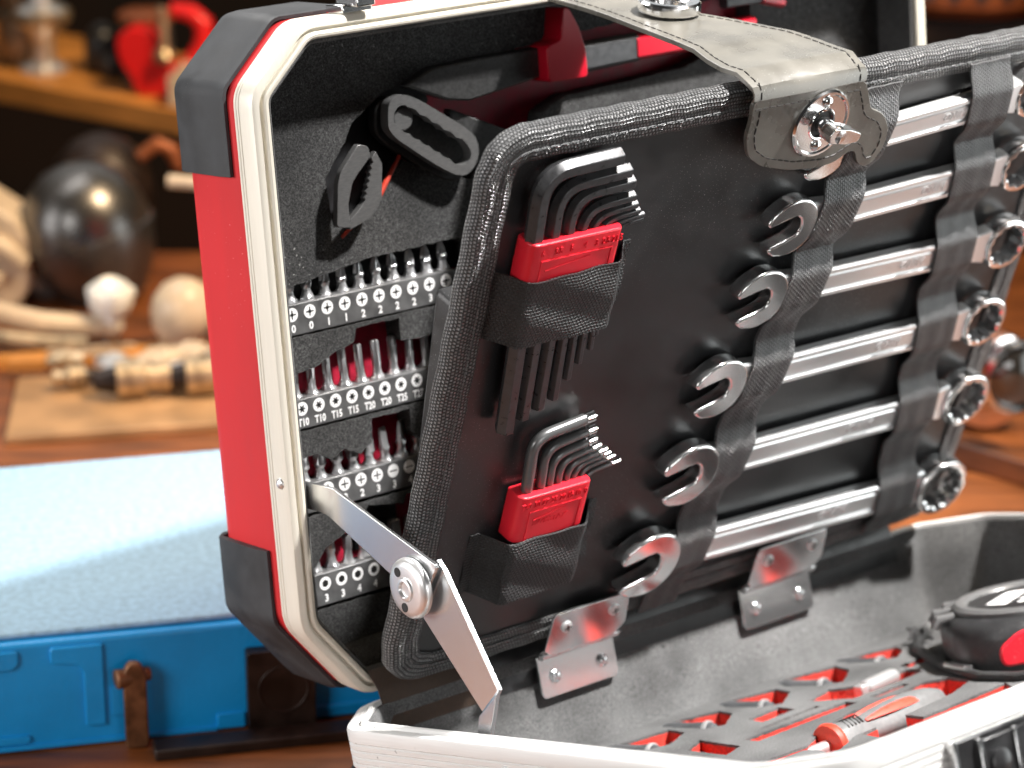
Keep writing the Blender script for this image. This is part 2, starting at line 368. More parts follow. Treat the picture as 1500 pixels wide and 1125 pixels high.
# rubber corner pads
padprof = [(-0.5, -21), (1.2, -21), (1.5, -25), (2.4, -27), (2.6, -54), (1.4, -60), (-3, -64), (-14, -65), (-14, -63), (-0.5, -60)]
def openpath(pts, r=3.5): 
    ext = round_poly(pts, [0] + [r] * (len(pts) - 2) + [0], 6); return subdiv(ext, 6, False)
for pts in ([(45, 311), (10, 311), (-19, 284), (-19, 246)], [(-19, 76), (-19, 42), (12, 3), (70, 3)]):
    mb = MB(); sweep(mb, openpath(pts)[::-1] if False else openpath(pts), [(-o, n) for o, n in padprof] if area2(pts + [(200, 150)]) < 0 else padprof, False, True)
    mb.build('corner_pad', M['pad'], lid, bevel=0.4)
mb = MB(); box(mb, 34, 50, 311, 315, -16, -3); box(mb, 37, 47, 314, 319, -12, 4); mb.build('latch_catch', M['chrome'], lid, bevel=0.6)
# foam insert with cut-outs
H1 = [(-4, 168.5), (108, 168.5), (108, 194), (104, 198), (50, 197), (20, 193), (4, 191), (-4, 190)]
H2 = [(-4, 125), (90, 125), (90, 157), (80, 155), (66, 156), (66, 166.5), (42, 166.5), (40, 160), (30, 158), (18, 153), (-4, 151)]
H3 = [(-4, 85), (90, 85), (90, 113), (76, 113), (72, 108), (68, 112), (68, 123), (46, 123), (45, 112), (38, 108), (30, 112), (22, 109), (14, 113), (-4, 112)]
H4 = [(-4, 40), (94, 40), (94, 83), (62, 83), (60, 79), (40, 83), (36, 78), (28, 74), (14, 68), (8, 61), (-4, 58)]
H5 = [(49.0, 259.6), (67.3, 271.0), (91.0, 275.5), (163.6, 282), (296.2, 290), (296, 268), (249.0, 257.3), (174.4, 254.3), (159.2, 248.3), (155.7, 232.5), (118.4, 230.2), (113.7, 223.8), (94.4, 230.7), (75.6, 238.5), (69.2, 233.1), (46.2, 212.9), (34.2, 213.1), (32.0, 236.8), (44.2, 251.5)]
holes = [rough(h, 2.2, 0.3) for h in (H1, H2, H3, H4)] + [rough(H5, 2.5, 0.3)]
inner = round_poly([(-8.6, 47), (-8.6, 279), (14, 300.4), (365, 300.4), (385.6, 279), (385.6, 47), (361, 13.6), (16, 13.6)], 8, 4)
mb = MB(); prism(mb, inner, -36, -25, holes=holes); mb.build('foam_insert', M['foam'], lid)
mb = MB(); prism(mb, [(p[0], p[1]) for p in inner], -40, -36.2); mb.build('backing_sheet', M['darkred'], lid)
mb = MB(); box(mb, -5, 110, 182, 200, -36, -35.2); mb.build('black_liner', M['blackplastic'], lid)
mb = MB(); box(mb, 36, 62, 60, 86, -36, -34.6); mb.build('black_liner', M['blackplastic'], lid)
mb = MB(); prism(mb, [(40, 256), (60, 272), (95, 276), (100, 262), (80, 240), (46, 210), (30, 214), (32, 240)], -36, -35)
mb.build('black_liner', M['blackplastic'], lid)
# rounded foam pillow in the lower corner
mb = MB(); rings = []
for i in range(9):
    s = i / 8; u = 12 + 0 * s
    rings.append([(18 + k * 9 + (3 * sin(k)), 13 + 8.5 * sin(pi * 0.5 * s) * (1 - ((k - 2.2) / 5) ** 2 * 0.6), -24 + 16 * cos(pi * 0.5 * s) - 0.5) for k in range(0, 7)])
loft(mb, rings, False, False); mb.build('foam_pillow', M['foam'], lid)
# ---- base
base_out = round_poly([(-24, -34), (8, 0), (365, 0), (396, -34), (396, -300), (362, -330), (6, -330), (-24, -300)], 10, 6)
mb = MB(); sweep(mb, base_out, [(-2, -17), (-0.6, -17.5), (-0.6, -64), (-3, -68.5), (-8, -70)], True, False)
prism(mb, [(p[0] * 0.97 + 5, p[1] * 0.96 - 6) for p in base_out], -70.4, -68); base = mb.build('base', M['red'], case)
bprof = [(-0.3, -18), (0, -17.6), (0, -16.4), (-0.7, -15.8), (0, -15.2), (0, -13.4), (-0.7, -12.8), (0, -12.2), (0, -10.4), (-0.7, -9.8), (0, -9.2), (0, -7.4), (-0.7, -6.8), (0, -6.2), (0, -1.6), (-0.6, -0.4), (-1.8, 0),
         (-5, 0), (-5.4, -1.0), (-6.4, -1.0), (-6.8, 1.0), (-7.6, 1.5), (-8.6, 1.4), (-9.2, 0.6), (-9.3, -18)]
mb = MB(); sweep(mb, base_out, bprof); mb.build('base_frame', M['alu_base'], base)
for pts in ([(-24, -80), (-24, -34), (8, 0), (40, 0)], [(-24, -255), (-24, -300), (6, -330), (40, -330)]):
    mb = MB(); sg = 1 if area2(pts + [(200, -150)]) > 0 else -1
    sweep(mb, openpath(pts), [(sg * o, n) for o, n in [(-0.5, -19.5), (1.6, -19.5), (2.4, -24), (2.4, -64), (-2, -71), (-12, -71.6), (-12, -70.8), (-0.7, -66)]], False, True); mb.build('corner_pad', M['pad'], base, bevel=0.4)
mb = MB(); rivet(mb, T(-24, -150, -11) @ FX, 3); mb.build('rivet', M['satin'], base)
mb = MB(); sweep(mb, base_out, [(-9.35, -0.6), (-10.2, -0.8), (-10.8, -2), (-11.2, -20), (-12, -44), (-14, -51), (-9.35, -51)]); mb.build('base_lining', M['suede'], base)
# foam tray with cut-outs
bh = [[(116, -38), (122, -30), (154, -36), (152, -50), (134, -60), (124, -56)],
      [(157, -36), (160, -27), (170, -27), (187, -35), (185, -48), (168, -61), (160, -56)],
      [(193, -34), (198, -25), (208, -26), (227, -33), (224, -47), (206, -61), (198, -54)],
      [(232, -34), (238, -23), (250, -24), (270, -31), (266, -46), (246, -62), (238, -54)],
      [(276, -34), (282, -24), (296, -28), (310, -34), (306, -44), (292, -54), (282, -48)],
      [(143.8, -70.3), (141, -101.5), (127.7, -106.8), (128.5, -79)],
      [(168, -86), (206, -83.5), (206, -87), (168, -90)],
      [(212, -72), (232, -66), (244, -80), (272, -80), (272, -92), (222, -94)],
      [(150, -94), (150, -104), (216, -102), (216, -94)], [(276, -70), (300, -68), (300, -76), (276, -78)], [(178, -66), (200, -64), (199, -77), (177, -78)], [(96, -106), (120, -104), (118, -118), (94, -118)], [(226, -100), (250, -99), (250, -104), (226, -105)], [(88, -84), (122, -80), (120, -92), (90, -98)],
      [(60, -150), (113.9, -134), (150, -136), (176, -120.8), (200, -112), (232, -113), (254, -108), (263.6, -115), (262, -132), (240, -141), (205, -146), (170, -148), (150, -158), (60, -166)],
      [(172, -150), (204, -142.6), (203.2, -157.9), (250, -155.5), (262, -154), (256, -165), (226, -168), (203, -171), (206, -182), (190, -185), (168, -178)],
      [(262, -172), (300, -166), (300, -172), (264, -182)],
      [(80, -190), (130, -176), (150, -172), (170, -190), (160, -214), (80, -214)]]
binner = round_poly([(-12, -38), (12, -12), (358, -12), (384, -38), (384, -296), (358, -318), (12, -318), (-12, -296)], 8, 4)
mb = MB(); prism(mb, binner, -51.3, -50, holes=[rough(h, 1.8, 0.35) for h in bh]); mb.build('foam_tray', M['base_foam'], base)
mb = MB(); prism(mb, binner, -62, -51.4, holes=[[(x + random.uniform(-.2, .2), y) for x, y in h] for h in bh]); mb.build('red_foam_layer', M['redfoam'], base)
mb = MB(); prism(mb, binner, -66, -62.2); mb.build('floor_sheet', M['redfoam'], base)
# front latch
mb = MB(); box(mb, 49, 110, -40, -7, 0, 2.6); box(mb, 62, 96, -40, -9, 2.6, 5)
lt = mb.build('latch', M['blackplastic'], base, mm4(Matrix(((1, 0, 0, 0), (0, 0, -1, -330), (0, 1, 0, 0), (0, 0, 0, 1)))), bevel=0.8)
mb = MB(); box(mb, 47.5, 49.4, -40, -6, 0, 4.2); mb.build('latch_edge', M['chrome'], lt, bevel=0.4)
mb = MB(); box(mb, 60, 61.6, -40, -8, 2.5, 5.4); mb.build('latch_edge', M['chrome'], lt, bevel=0.4)
mb = MB(); box(mb, 78, 79.4, -40, -8, 4.9, 6.4); mb.build('latch_edge', M['chrome'], lt, bevel=0.4)
mb = MB(); lathe(mb, [(5, 5), (5, 6.2), (3.8, 6.8), (0.01, 6.9)], 24, T(69.5, -19, 0)); mb.build('latch_boss', M['blackplastic'], lt)
# brown webbing bridging the two halves along the hinge
mb = MB(); rings = []
for x in range(14, 80, 12):
    rings.append([(x, -3 - 0.1 * sin(x * .1), 14.5), (x, -9, 6), (x, -10.5, -2), (x, -11.5, -14), (x, -10.9, -14), (x, -9.8, -2), (x, -8.2, 6), (x, -2.2, 14.5)])
loft(mb, rings); mb.build('hinge_webbing', M['brownweb'], case)
mb = MB(); loft(mb, [[(x + 60, y, z) for x, y, z in rings[k]] for k in (0, 1, 2, 3, 4, 5)] + [[(x + 270, y, z) for x, y, z in rings[5]]]); mb.build('hinge_shade_strip', M['blackplastic'], case)  # black strip paints the shade under the panel and closes the gap
# ---- stay arm (plates lying in planes of constant x)
SA = Matrix(((0, 0, -1, 0), (1, 0, 0, 0), (0, 1, 0, 0), (0, 0, 0, 1)))     # local (y, z, -x)
mb = MB(); rings = []
def plate_strip(mb, rows, th, X):   # rows: (p_low, p_high, height)
    loft(mb, [[(a[0], a[1], h), (b[0], b[1], h), (b[0], b[1], h - th), (a[0], a[1], h - th)] for a, b, h in rows], True, True, X)
mb = MB(); plate_strip(mb, [((-2, 96.5), (-2, 109), 8.5), ((-11.5, 96), (-13.2, 108.2), 8.5), ((-22, 92.3), (-32, 104), 5), ((-25, 91.0), (-34.5, 102.8), 5), ((-76, 58.5), (-99.5, 70.6), 5), ((-86, 55), (-99.9, 69), 5)], 1.6, SA)
stay = mb.build('stay_arm', M['armsteel'], case, bevel=0.3)
mb = MB(); plate_strip(mb, [((-105.8, -26), (-115, -26), 9), ((-110.5, -4), (-119.5, -4), 8), ((-112.2, 5.6), (-127, 15.2), 5.8), ((-113.4, 7), (-127.6, 17), 4.6), ((-76, 50), (-100.5, 67.5), 2.0), ((-73, 56), (-97, 72), 2.0)], 2.4, SA)
mb.build('lower_arm', M['armsteel'], stay, bevel=0.3)
mb = MB(); lathe(mb, [(13, -1.5), (13.6, 0), (13.3, 1.4), (11.8, 2.8), (9.8, 3.2), (5.5, 3.2), (5, 4.0), (3.8, 4.2), (3.2, 3.0), (0.01, 2.9)], 48, T(0, 0, 0))
piv = mb.build('pivot_disc', M['satin'], stay, mm4(SA @ T(-81.5, 60.5, 6.8)))
mb = MB()
for a in (115, 250): lathe(mb, [(2.1, 0), (2.1, 0.35), (0.01, 0.36)], 20, T(8.4 * cos(radians(a)) * -1, 8.4 * sin(radians(a)), 3.1))
mb.build('pivot_hole', M['blackprint'], piv)
# ---- tool panel
pan_out = round_poly([(7, 20), (5, 307), (370, 309), (370, 20)], [27, 25, 25, 27], 10)
pin = subdiv(pan_out, 7)
mb = MB(); prism(mb, [(p[0] * 0.975 + 4.6, p[1] * 0.97 + 4.8) for p in pan_out], -4, 0); panel = mb.build('tool_panel', M['black'], case, mm4(PAN))
def bscale(p):
    return 1.0 + (0.12 * max(0, min(1, (260 - p[1]) / 200)) if p[0] < 30 else 0)
bp = [(-15, 0.3), (-15, 1.2), (-13, 1.7), (-10.6, 1.8), (-9.6, 1.2), (-8.6, 1.7), (-5, 2.0), (-2.6, 1.5), (-1.4, 0.2), (-0.8, -3), (-1.2, -6.2), (-2.6, -8.2), (-5, -9.2), (-14, -8.6), (-16, -5), (-6, -4.2), (-6, 0.1)]
def bwav(path, prof):
    return prof
mb = MB(); sweep(mb, [(x + 0.35 * sin(i * 1.7), u + 0.35 * cos(i * 2.3)) for i, (x, u) in enumerate(pin)], bp, scale=bscale); mb.build('binding', M['bind'], panel)
def dashes(mb, pts, step, ln, r, X=None, h=0):
    """stitches laid along a 3D polyline"""
    P = [Vector(p) for p in pts]; d = 0; nxt = 0
    for i in range(len(P) - 1):
        seg = P[i + 1] - P[i]; L = seg.length
        while nxt < d + L and L > 0:
            c = P[i] + seg * ((nxt - d) / L); t = seg.normalized() * ln / 2
            tube(mb, [c - t, c, c + t], [r * .6, r, r * .6], 5, X); nxt += step
        d += L
nn = normals2(ccw(pin)); cp = ccw(pin)
st = [(p[0] - m.x * 9.6 * bscale(p), p[1] - m.y * 9.6 * bscale(p), 2.1) for p, m in zip(cp, nn)]
mb = MB(); dashes(mb, st + [st[0]], 5.2, 4.4, 0.33); tag(mb.build('stitching', M['thread_grey'], panel), kind='stuff')
# pouch on the back of the panel
mb = MB(); prism(mb, round_poly([(33, 84), (20, 214), (130, 216), (130, 84)], 4, 4), -32, -9.7); mb.build('back_pouch', M['softblack'], panel, bevel=2.5, bseg=3)
# ---- long elastic straps holding the wrenches
wr = [((a - 4.7, b + 3), (c - 4.7, d + 3)) for (a, b), (c, d) in [((200, 267.5), (333, 276.5)), ((190.1, 231.1), (340, 236.2)), ((182.8, 194.8), (346.9, 192.1)), ((171.5, 149.0), (348.8, 147.1)), ((166.3, 102.4), (354.1, 99.6)), ((154.5, 54.0), (356.4, 45.4))]]
def strap(xc, u0, u1, wd, name):
    def su(k, x): (a, b), (c, d) = wr[k]; return b + (d - b) * (x - a) / (c - a)
    mb = MB(); rings = []; N = 150
    for i in range(N + 1):
        u = u0 + (u1 - u0) * i / N; x = xc(u); hgt = 1.2
        near = min(abs(u - su(k, x)) for k in range(6))
        q = min(1, max(0, (near - 7) / 14)); h = 10.0 - 5.4 * (q * q * (3 - 2 * q))
        pinch = 1.0 - 0.03 * (near > 15)
        ring = []; K = 10
        # strap edge leans: rows run along the wrench direction
        for side, hh in ((0, h), (1, h - 1.1)):
            for k in range(K + 1):
                s = (k / K - .5) if side == 0 else (.5 - k / K)
                ring.append((x + s * wd * pinch, u + 0.02 * s * wd, hh + 0.25 * cos(s * 14) * (h > 3) - (abs(s) > .48) * 0.3))
        rings.append(ring)
    loft(mb, rings); return mb.build(name, M['elastic'], panel)
strap(lambda u: 165 + 0.205 * u, 297, 22, 25.5, 'wrench_strap')
strap(lambda u: 324.5 - 0.098 * u, 299, 26, 27, 'wrench_strap')
# ---- elastic key pockets
TK = -5.0
def pocket(x0, x1, x2, x3, ub, ut, nmax, tilt, sag):
    X = T((x1 + x2) / 2, (ub + ut) / 2, 0) @ Rz(tilt) @ T(-(x1 + x2) / 2, -(ub + ut) / 2, 0)
    pth = [(x0 - 5, 0.5), (x0, 0.8), (x0 + (x1 - x0) * .5, nmax * .55), (x1 - 1, nmax * .95), (x1 + 2, nmax + .3), ((x1 + x2) / 2, nmax + .5), (x2 - 2, nmax + .3), (x2 + 1, nmax * .9), (x2 + (x3 - x2) * .5, nmax * .5), (x3, 0.8), (x3 + 4, 0.5)]
    pts = subdiv(pth, 1.2, False); rings = []
    for (x, n) in pts:
        ring = []
        K = 14
        for k in range(K + 1):
            s = k / K; u = ub + (ut - ub) * s
            if n > 2: u = u + sag * (1 - s) * 0.0
            ring.append((x, u + 0.3 * sin(x * .3), n + 0.5 * sin(s * 9 + x * .12)))
        ring2 = [(a, b, c - 1.1) for a, b, c in ring[::-1]]
        rings.append(ring + ring2)
    mb = MB(); loft(mb, rings, X=X)
    # swap uv so ribs run along the band
    return mb.build('key_pocket', M['elastic_dark'], panel)
pocket(22, 31, 81, 92, 208, 240.5, 14.0, 1.0, 0)
pocket(46, 55, 98, 111, 66, 99, 14.0, 0.5, 0)
# ---- hinges
def hinge(x0, x1, yaw):
    mb = MB(); prism(mb, round_poly([(x0 - 1, 40), (x1, 40), (x1 + 2, 22), (x1 - 4, 15.5), (x0 + 2, 15.5), (x0 - 2, 19)], [2, 2, 1, 1, 1, 1], 3), 5.2, 6.6, PAN)
    h = mb.build('hinge', M['steel'], case, bevel=0.25)
    mb = MB(); prism(mb, round_poly([(x0 - 1, -1.5), (x1 + 1, -1.5), (x1 + 1, -22), (x0 - 1, -22)], [1, 1, 3, 3], 4), 0, 1.4, Matrix(((1, 0, 0, 0), (0, 0, -1, -13.6), (0, 1, 0, 0), (0, 0, 0, 1))))
    mb.build('lower_leaf', M['steel'], h, bevel=0.25)
    mb = MB()
    k = 5
    for i in range(k):
        a = x0 - 1 + (x1 - x0 + 2) * i / k; b = a + (x1 - x0 + 2) / k - 0.5
        c = PAN @ Vector((0, 14.8, 3.6))
        tube(mb, [(a, -18.6, -1.0), (b, -18.6, -1.0)], 2.0, 12)
    mb.build('knuckle', M['steel'], h)
    mb = MB()
    tube(mb, [(x0 - 2.5, -18.6, -1.0), (x1 + 3, -18.6, -1.0)], 1.0, 10); mb.build('pin', M['chrome'], h)
    for (px_, pu) in ((x0 + 8, 31), (x1 - 8, 32)):
        mb = MB(); lathe(mb, [(3.0, 0), (2.9, 0.7), (2.0, 1.3), (1.0, 1.4), (0.8, .9), (0.01, .8)], 20, PAN @ T(px_, pu, 6.6))
        for a in (0, 90): box(mb, -2.0, 2.0, -0.35, 0.35, 1.0, 1.55, PAN @ T(px_, pu, 6.6) @ Rz(a + 20), 1)
        mb.build('screw', [M['satin'], M['blackprint']], h)
    for px_ in (x0 + 8, x1 - 8):
        mb = MB(); lathe(mb, [(3.3, 0), (3.2, 0.8), (2.5, 1.3), (1.9, 1.0), (1.6, 2.2), (0.9, 2.6), (0.01, 2.6)], 20, Matrix(((1, 0, 0, px_), (0, 0, -1, -15.0), (0, 1, 0, -12.6), (0, 0, 0, 1))))
        mb.build('rivet', M['steel'], h)
hinge(101, 146, 0); hinge(231, 277, 0)
# ---- leather closing strap with turn lock
def pc(x, u, n): return PAN @ Vector((x, u, n))
rows = [(-42, 301, 150, 192), (-56, 300, 146, 190), (-68, 297, 143.5, 188), (-80, 292.6, 144.5, 185.5), (-92, 288, 145, 182), (-104, 283.4, 144.6, 181), (-116, 278.6, 144.2, 187.5), (-128, 274, 143.6, 193), (-140, 269.4, 143.0, 197.5),
        (-152, 264.8, 141.6, 202), (-163, 259.2, 138.5, 205.5), (-174, 254.6, 136.0, 205.5), (-183, 251.4, 135.8, 205)]
front = [(313.6, 6.0, 135.8, 203.5), (312.4, 9.4, 136.5, 204), (310, 11, 137, 204.5), (306, 11.4, 137.6, 204.8)]
mb = MB(); rings = []
def leather_ring(pts_lr, upv, th=2.2):
    (l, r) = pts_lr; K = 8
    top = [l.lerp(r, k / K) + upv * (0.4 * sin(pi * k / K)) for k in range(K + 1)]
    return [tuple(p) for p in top] + [tuple(p - upv * th) for p in top[::-1]]
def refine(rw, k=3):
    out = []
    for i in range(len(rw) - 1):
        for j in range(k):
            s = j / k; out.append(tuple(a + (b - a) * s for a, b in zip(rw[i], rw[i + 1])))
    return out + [rw[-1]]
alln = []
for (yy, zz, xl, xr) in refine(rows):
    rings.append(leather_ring((Vector((xl, yy, zz)), Vector((xr, yy, zz))), Vector((0, -0.36, 0.93)))); alln.append((Vector((xl, yy, zz)), Vector((xr, yy, zz)), Vector((0, -.36, .93))))
for (u, n, xl, xr) in front:
    l = pc(xl, u, n); r = pc(xr, u, n); t = min(1, (311.5 - u) / 8); upv = (Vector((0, -0.36, 0.93)) * (1 - t) + (pc(0, 0, 1) - pc(0, 0, 0)) * t).normalized()
    rings.append(leather_ring((l, r), upv)); alln.append((l, r, upv))
loft(mb, rings)
fo = round_poly([(145, 300.5), (146.5, 290), (146, 283), (150, 273), (160, 266.5), (178, 261.5), (196, 259.5), (206, 260.5), (214, 264.8), (218, 264), (221, 258), (226, 254.5), (232, 256), (236.5, 264), (236, 273), (230, 281), (220, 285.5), (217.5, 291), (212, 300.5)], 3.5, 4)
fo = [(x - 7.5, u + 6.0) for x, u in fo]
prism(mb, fo, 9.2, 11.4, PAN)
cs = mb.build('closing_strap', M['leather'], case, bevel=0.5)
mb = MB()
dl = [l.lerp(r, 4.2 / max(1, (r - l).length)) + n * 0.15 for l, r, n in alln]; dr = [r.lerp(l, 4.2 / max(1, (r - l).length)) + n * 0.15 for l, r, n in alln]
dashes(mb, dl, 4.4, 3.4, 0.42); dashes(mb, dr, 4.4, 3.4, 0.42)
cf = ccw(fo); nf = normals2(cf)
sf = [(p[0] - m.x * 4.2, p[1] - m.y * 4.2, 11.5) for p, m in zip(cf, nf)]
k0 = min(range(len(sf)), key=lambda i: abs(cf[i][0] - 137.5) + abs(cf[i][1] - 306)); sf = sf[k0:] + sf[:k0]
sf = [p for p in sf if p[1] < 302.5]
dashes(mb, [pc(*p) for p in sf], 4.2, 3.2, 0.42); tag(mb.build('stitching', M['thread'], cs), kind='stuff')
# grommet
gx = Matrix.Translation((171, -107, 284.0)) @ Rx(21)
mb = MB(); rings = []
for k in range(48):
    a = 2 * pi * k / 48
    rings.append([(cos(a) * r, sin(a) * r, h) for r, h in ((14.2, 0), (14.5, 1), (14.3, 4.2), (13.4, 5.2), (11.5, 5.4), (9.2, 4.6), (7.6, 3.0), (7.2, 0.2))])
loft(mb, rings, False, False, gx, loop=True); gm = mb.build('grommet', M['chrome'], cs)
mb = MB(); lathe(mb, [(8, 0), (8, 0.6), (0.01, 0.6)], 24, gx); mb.build('grommet_hole', M['blackprint'], gm)
# turn lock
tx = PAN @ T(181.5, 289.5, 11.4)
def annulus(mb, prof, seg, X, inner=None):
    rings = []
    for k in range(seg):
        a = 2 * pi * k / seg; rings.append([(cos(a) * r, sin(a) * r, h) for r, h in prof])
    loft(mb, rings, True, False, X, loop=True)
mb = MB(); annulus(mb, [(16, 0), (16.3, 1.2), (15.6, 2.2), (14.6, 2.2), (13.8, 1.6), (7.8, 1.6), (7.2, 2.2), (6.6, 2.0), (6.4, 0), (8, -.5)], 56, tx); tl = mb.build('turn_lock', M['chrome'], cs)
mb = MB()
for s_ in (1, -1): lathe(mb, [(2.8, 0), (2.6, 1), (1.6, 1.7), (0.01, 1.9)], 18, tx @ T(-1.5 * s_ * 0, 10.6 * s_, 1.5))
mb.build('rivet', M['chrome'], tl)
mb = MB(); lathe(mb, [(6.3, 0), (6.3, 0.5), (0.01, 0.5)], 24, tx); mb.build('lock_socket', M['blackprint'], tl)
mb = MB(); tube(mb, [(0, 0, 0.3), (0, 0, 12)], [4.2, 3.6], 20, tx)
lathe(mb, [(4.2, 10), (4.4, 12), (3.4, 14), (0.01, 14.6)], 20, tx @ Rx(0))
pr = [(-5, -3.6), (5, -3.6), (12.5, -2.0), (13.2, 0), (12.5, 2.0), (5, 3.6), (-5, 3.6), (-6.5, 0)]
prism(mb, round_poly(pr, 1.2, 3), 7, 14, tx @ Rz(-10)); mb.build('turn_knob', M['chrome'], tl, bevel=1.2, bseg=3)
# =================================================================== WRENCHES
def wrench(k, label):
    (a, b), (c, d) = wr[k]; L = hypot(c - a, d - b); ang = math.degrees(atan2(d - b, c - a)); sz = (0.9, 0.95, 0.98, 1.0, 1.08, 1.16)[k]
    X = MC @ mm4(PAN @ T(a, b, 2.2) @ Rz(ang))
    root = empty('combination_wrench', X, label, 'wrench', 'combination wrenches strapped to the panel')
    mb = MB(); R = 15.8 * sz; wdt = 6.1 * sz; phi = pi + radians(13); t0 = 4.4
    def rot(x, y): return (x * cos(phi) - y * sin(phi), x * sin(phi) + y * cos(phi))
    pts = []
    al = math.asin(min(.95, wdt / R)); nseg = 44
    for i in range(nseg + 1):
        t = al + 0.10 + (2 * pi - 2 * al - 0.2) * i / nseg; rr = R * (1 + 0.05 * cos(2 * t)) * (1.0 if 0.9 < t < 5.4 else 1.03)
        pts.append(rot(rr * cos(t), rr * sin(t)))
    # jaw faces and throat
    pts += [rot(R * 0.86, -wdt * 0.98), rot(R * 0.2, -wdt * 0.95)]
    for i in range(1, 9):
        t = -pi / 2 - pi * i / 9; pts.append(rot(-t0 * sz * 0.2 + wdt * 0.95 * cos(t) * 0.9, wdt * 0.95 * sin(t)))
    pts += [rot(R * 0.2, wdt * 0.95), rot(R * 0.86, wdt * 0.98)]
    prism(mb, pts, 0, 7.8 * sz)
    hd = mb.build('open_jaw', M['wrenchchrome'], root, bevel=1.1 * sz, bseg=4)
    mb = MB(); W = 7.7 * sz; rings = []; t = 6.2
    x0 = R * 0.72; x1 = L - 13 * sz
    for i in range(41):
        s = i / 40; x = x0 + (x1 - x0) * s
        fl = 1 + 0.35 * max(0, 1 - s * 7) + 0.25 * max(0, (s - .93) / .07)
        rec = 1.2 * min(1, max(0, (s - .10) / .03)) * min(1, max(0, (.88 - s) / .03))
        hh = t + 0.6 * s
        w_ = W * fl
        yb = [(-w_, 0.6), (-w_ * .93, 0), (w_ * .93, 0), (w_, 0.6), (w_, hh - .9), (w_ * .9, hh), (w_ * .66, hh), (w_ * .56, hh - rec), (w_ * .45, hh - rec * 0.4), (-w_ * .45, hh - rec * .4), (-w_ * .56, hh - rec), (-w_ * .66, hh), (-w_ * .9, hh), (-w_, hh - .9)]
        rings.append([(x, y, h) for y, h in yb])
    loft(mb, rings); mb.build('shaft', M['satin'], root)
    mb = MB(); seg = 96; rings = []; Ro = 14.0 * sz; Ri = 10.0 * sz; T0 = 9.4 * sz
    for i in range(seg):
        a_ = 2 * pi * i / seg; ph = (i % 8) / 8; ri = Ri * (0.94 + 0.13 * abs(ph - .5) * 2)
        rings.append([(cos(a_) * r, sin(a_) * r, h) for r, h in ((ri + .9, T0), (Ro - 1.8, T0), (Ro - .5, T0 - .7), (Ro, T0 - 2), (Ro, 1.8), (Ro - .8, .4), (Ro - 2, 0), (ri + .6, 0), (ri, 0.8), (ri, T0 - 0.9))])
    loft(mb, rings, True, False, T(L, 0, 0) @ Ry(-5), loop=True); mb.build('ring_end', M['wrenchchrome'], root)
    mb = MB(); text(mb, 'ONIM', 6.2 * sz, L * (.60, .60, .60, .62, .60, .61)[k], 0, t + .55, None, 0, 0.4, shear=0.25, offset=0.0)
    mb.build('lettering', M['satin'], root)
wl = ['combination wrench at the top with its jaw hidden under the leather strap', 'second combination wrench from the top, its jaw just under the leather strap', 'third combination wrench from the top of the panel',
      'fourth combination wrench from the top of the panel', 'fifth combination wrench from the top, next to the lowest one', 'longest combination wrench, lowest on the panel above the hinges']
for k in range(6): wrench(k, wl[k])
# =================================================================== HEX KEYS IN THEIR HOLDERS
def holder(x0, x1, u0, u1, tilt, label, nums, brand, xs):
    X = MC @ mm4(PAN @ T(x0, u0, 1.2) @ Rz(tilt)); W = x1 - x0; H = u1 - u0
    root = empty('key_holder', X, label, 'key holder', 'red key holders in elastic pockets')
    mb = MB(); prism(mb, round_poly([(0, 0), (W, 0), (W, 11.5), (0, 11.5)], [2, 1, 4, 5], 6), 0, H, Matrix(((1, 0, 0, 0), (0, 0, 1, 0), (0, 1, 0, 0), (0, 0, 0, 1))))
    # axes swap mirrors the faces, so they are turned back
    mb.build('holder_body', M['redplastic'], root, bevel=0.9, bseg=3, flip=True)
    mb = MB()
    n = len(nums)
    for i, s in enumerate(nums):
        text(mb, s, 4.3, 0, H - 4.6, 12.0, T(xs[i], 0, 0) @ Matrix.Diagonal((.8, 1, 1, 1)), 0, 0.6, offset=0)
    mb.build('lettering', M['redplastic'], root)
    mb = MB(); fr = 0.55
    box(mb, 6, W - 5, H - 8.6, H - 8.0, 11.3, 12.0); box(mb, 6, 6.6, 0, H - 8.6, 11.3, 11.9); box(mb, W - 5.6, W - 5, 0, H - 8.6, 11.3, 11.9)
    prism(mb, [(9, H - 13.5), (W * .66, H - 10.4), (W * .66, H - 9.9), (9, H - 13.0)], 11.3, 11.95)
    if brand: text(mb, brand, 4.2, W * .46, H - 15, 11.8, None, 0, 0.4, shear=.1, offset=0)
    mb.build('emblem', M['redplastic'], root)
    return root
def bend(p0, p1, p2, r, seg=8):
    p0, p1, p2 = Vector(p0), Vector(p1), Vector(p2); a = p1 + (p0 - p1).normalized() * r; b = p1 + (p2 - p1).normalized() * r
    out = [p0]
    for k in range(seg + 1):
        s = k / seg; out.append(a * (1 - s) ** 2 + p1 * 2 * s * (1 - s) + b * s * s)
    return out + [p2]
holder(28.5, 78, 233, 257.5, TK + 5, 'larger red plastic key holder in the upper elastic pocket', ['6', '5.5', '5', '4', '3', '2.5', '2', '1.5'], None, [6, 14.5, 21.5, 29, 35, 40, 44, 47.2])
holder(55.5, 96.5, 98, 122.5, TK + 5, 'smaller red plastic key holder in the lower elastic pocket', ['T40', '30', '27', '25', '20', '15', '10', '9'], 'SWISSTAX', [3.4, 9.4, 14.2, 19.2, 24, 28.6, 33, 37.4])
ordn = ['thickest', 'second thickest', 'third', 'fourth', 'fifth', 'sixth', 'seventh', 'thinnest']
lx = [31.5, 41.6, 50.2, 58.0, 63.8, 68.8, 73.0, 75.6]; tips = [(70.5, 289), (77.6, 281), (81.4, 275), (84.0, 267.6), (87.0, 263.0), (89.3, 259.6), (92.6, 257.0), (92.5, 255)]
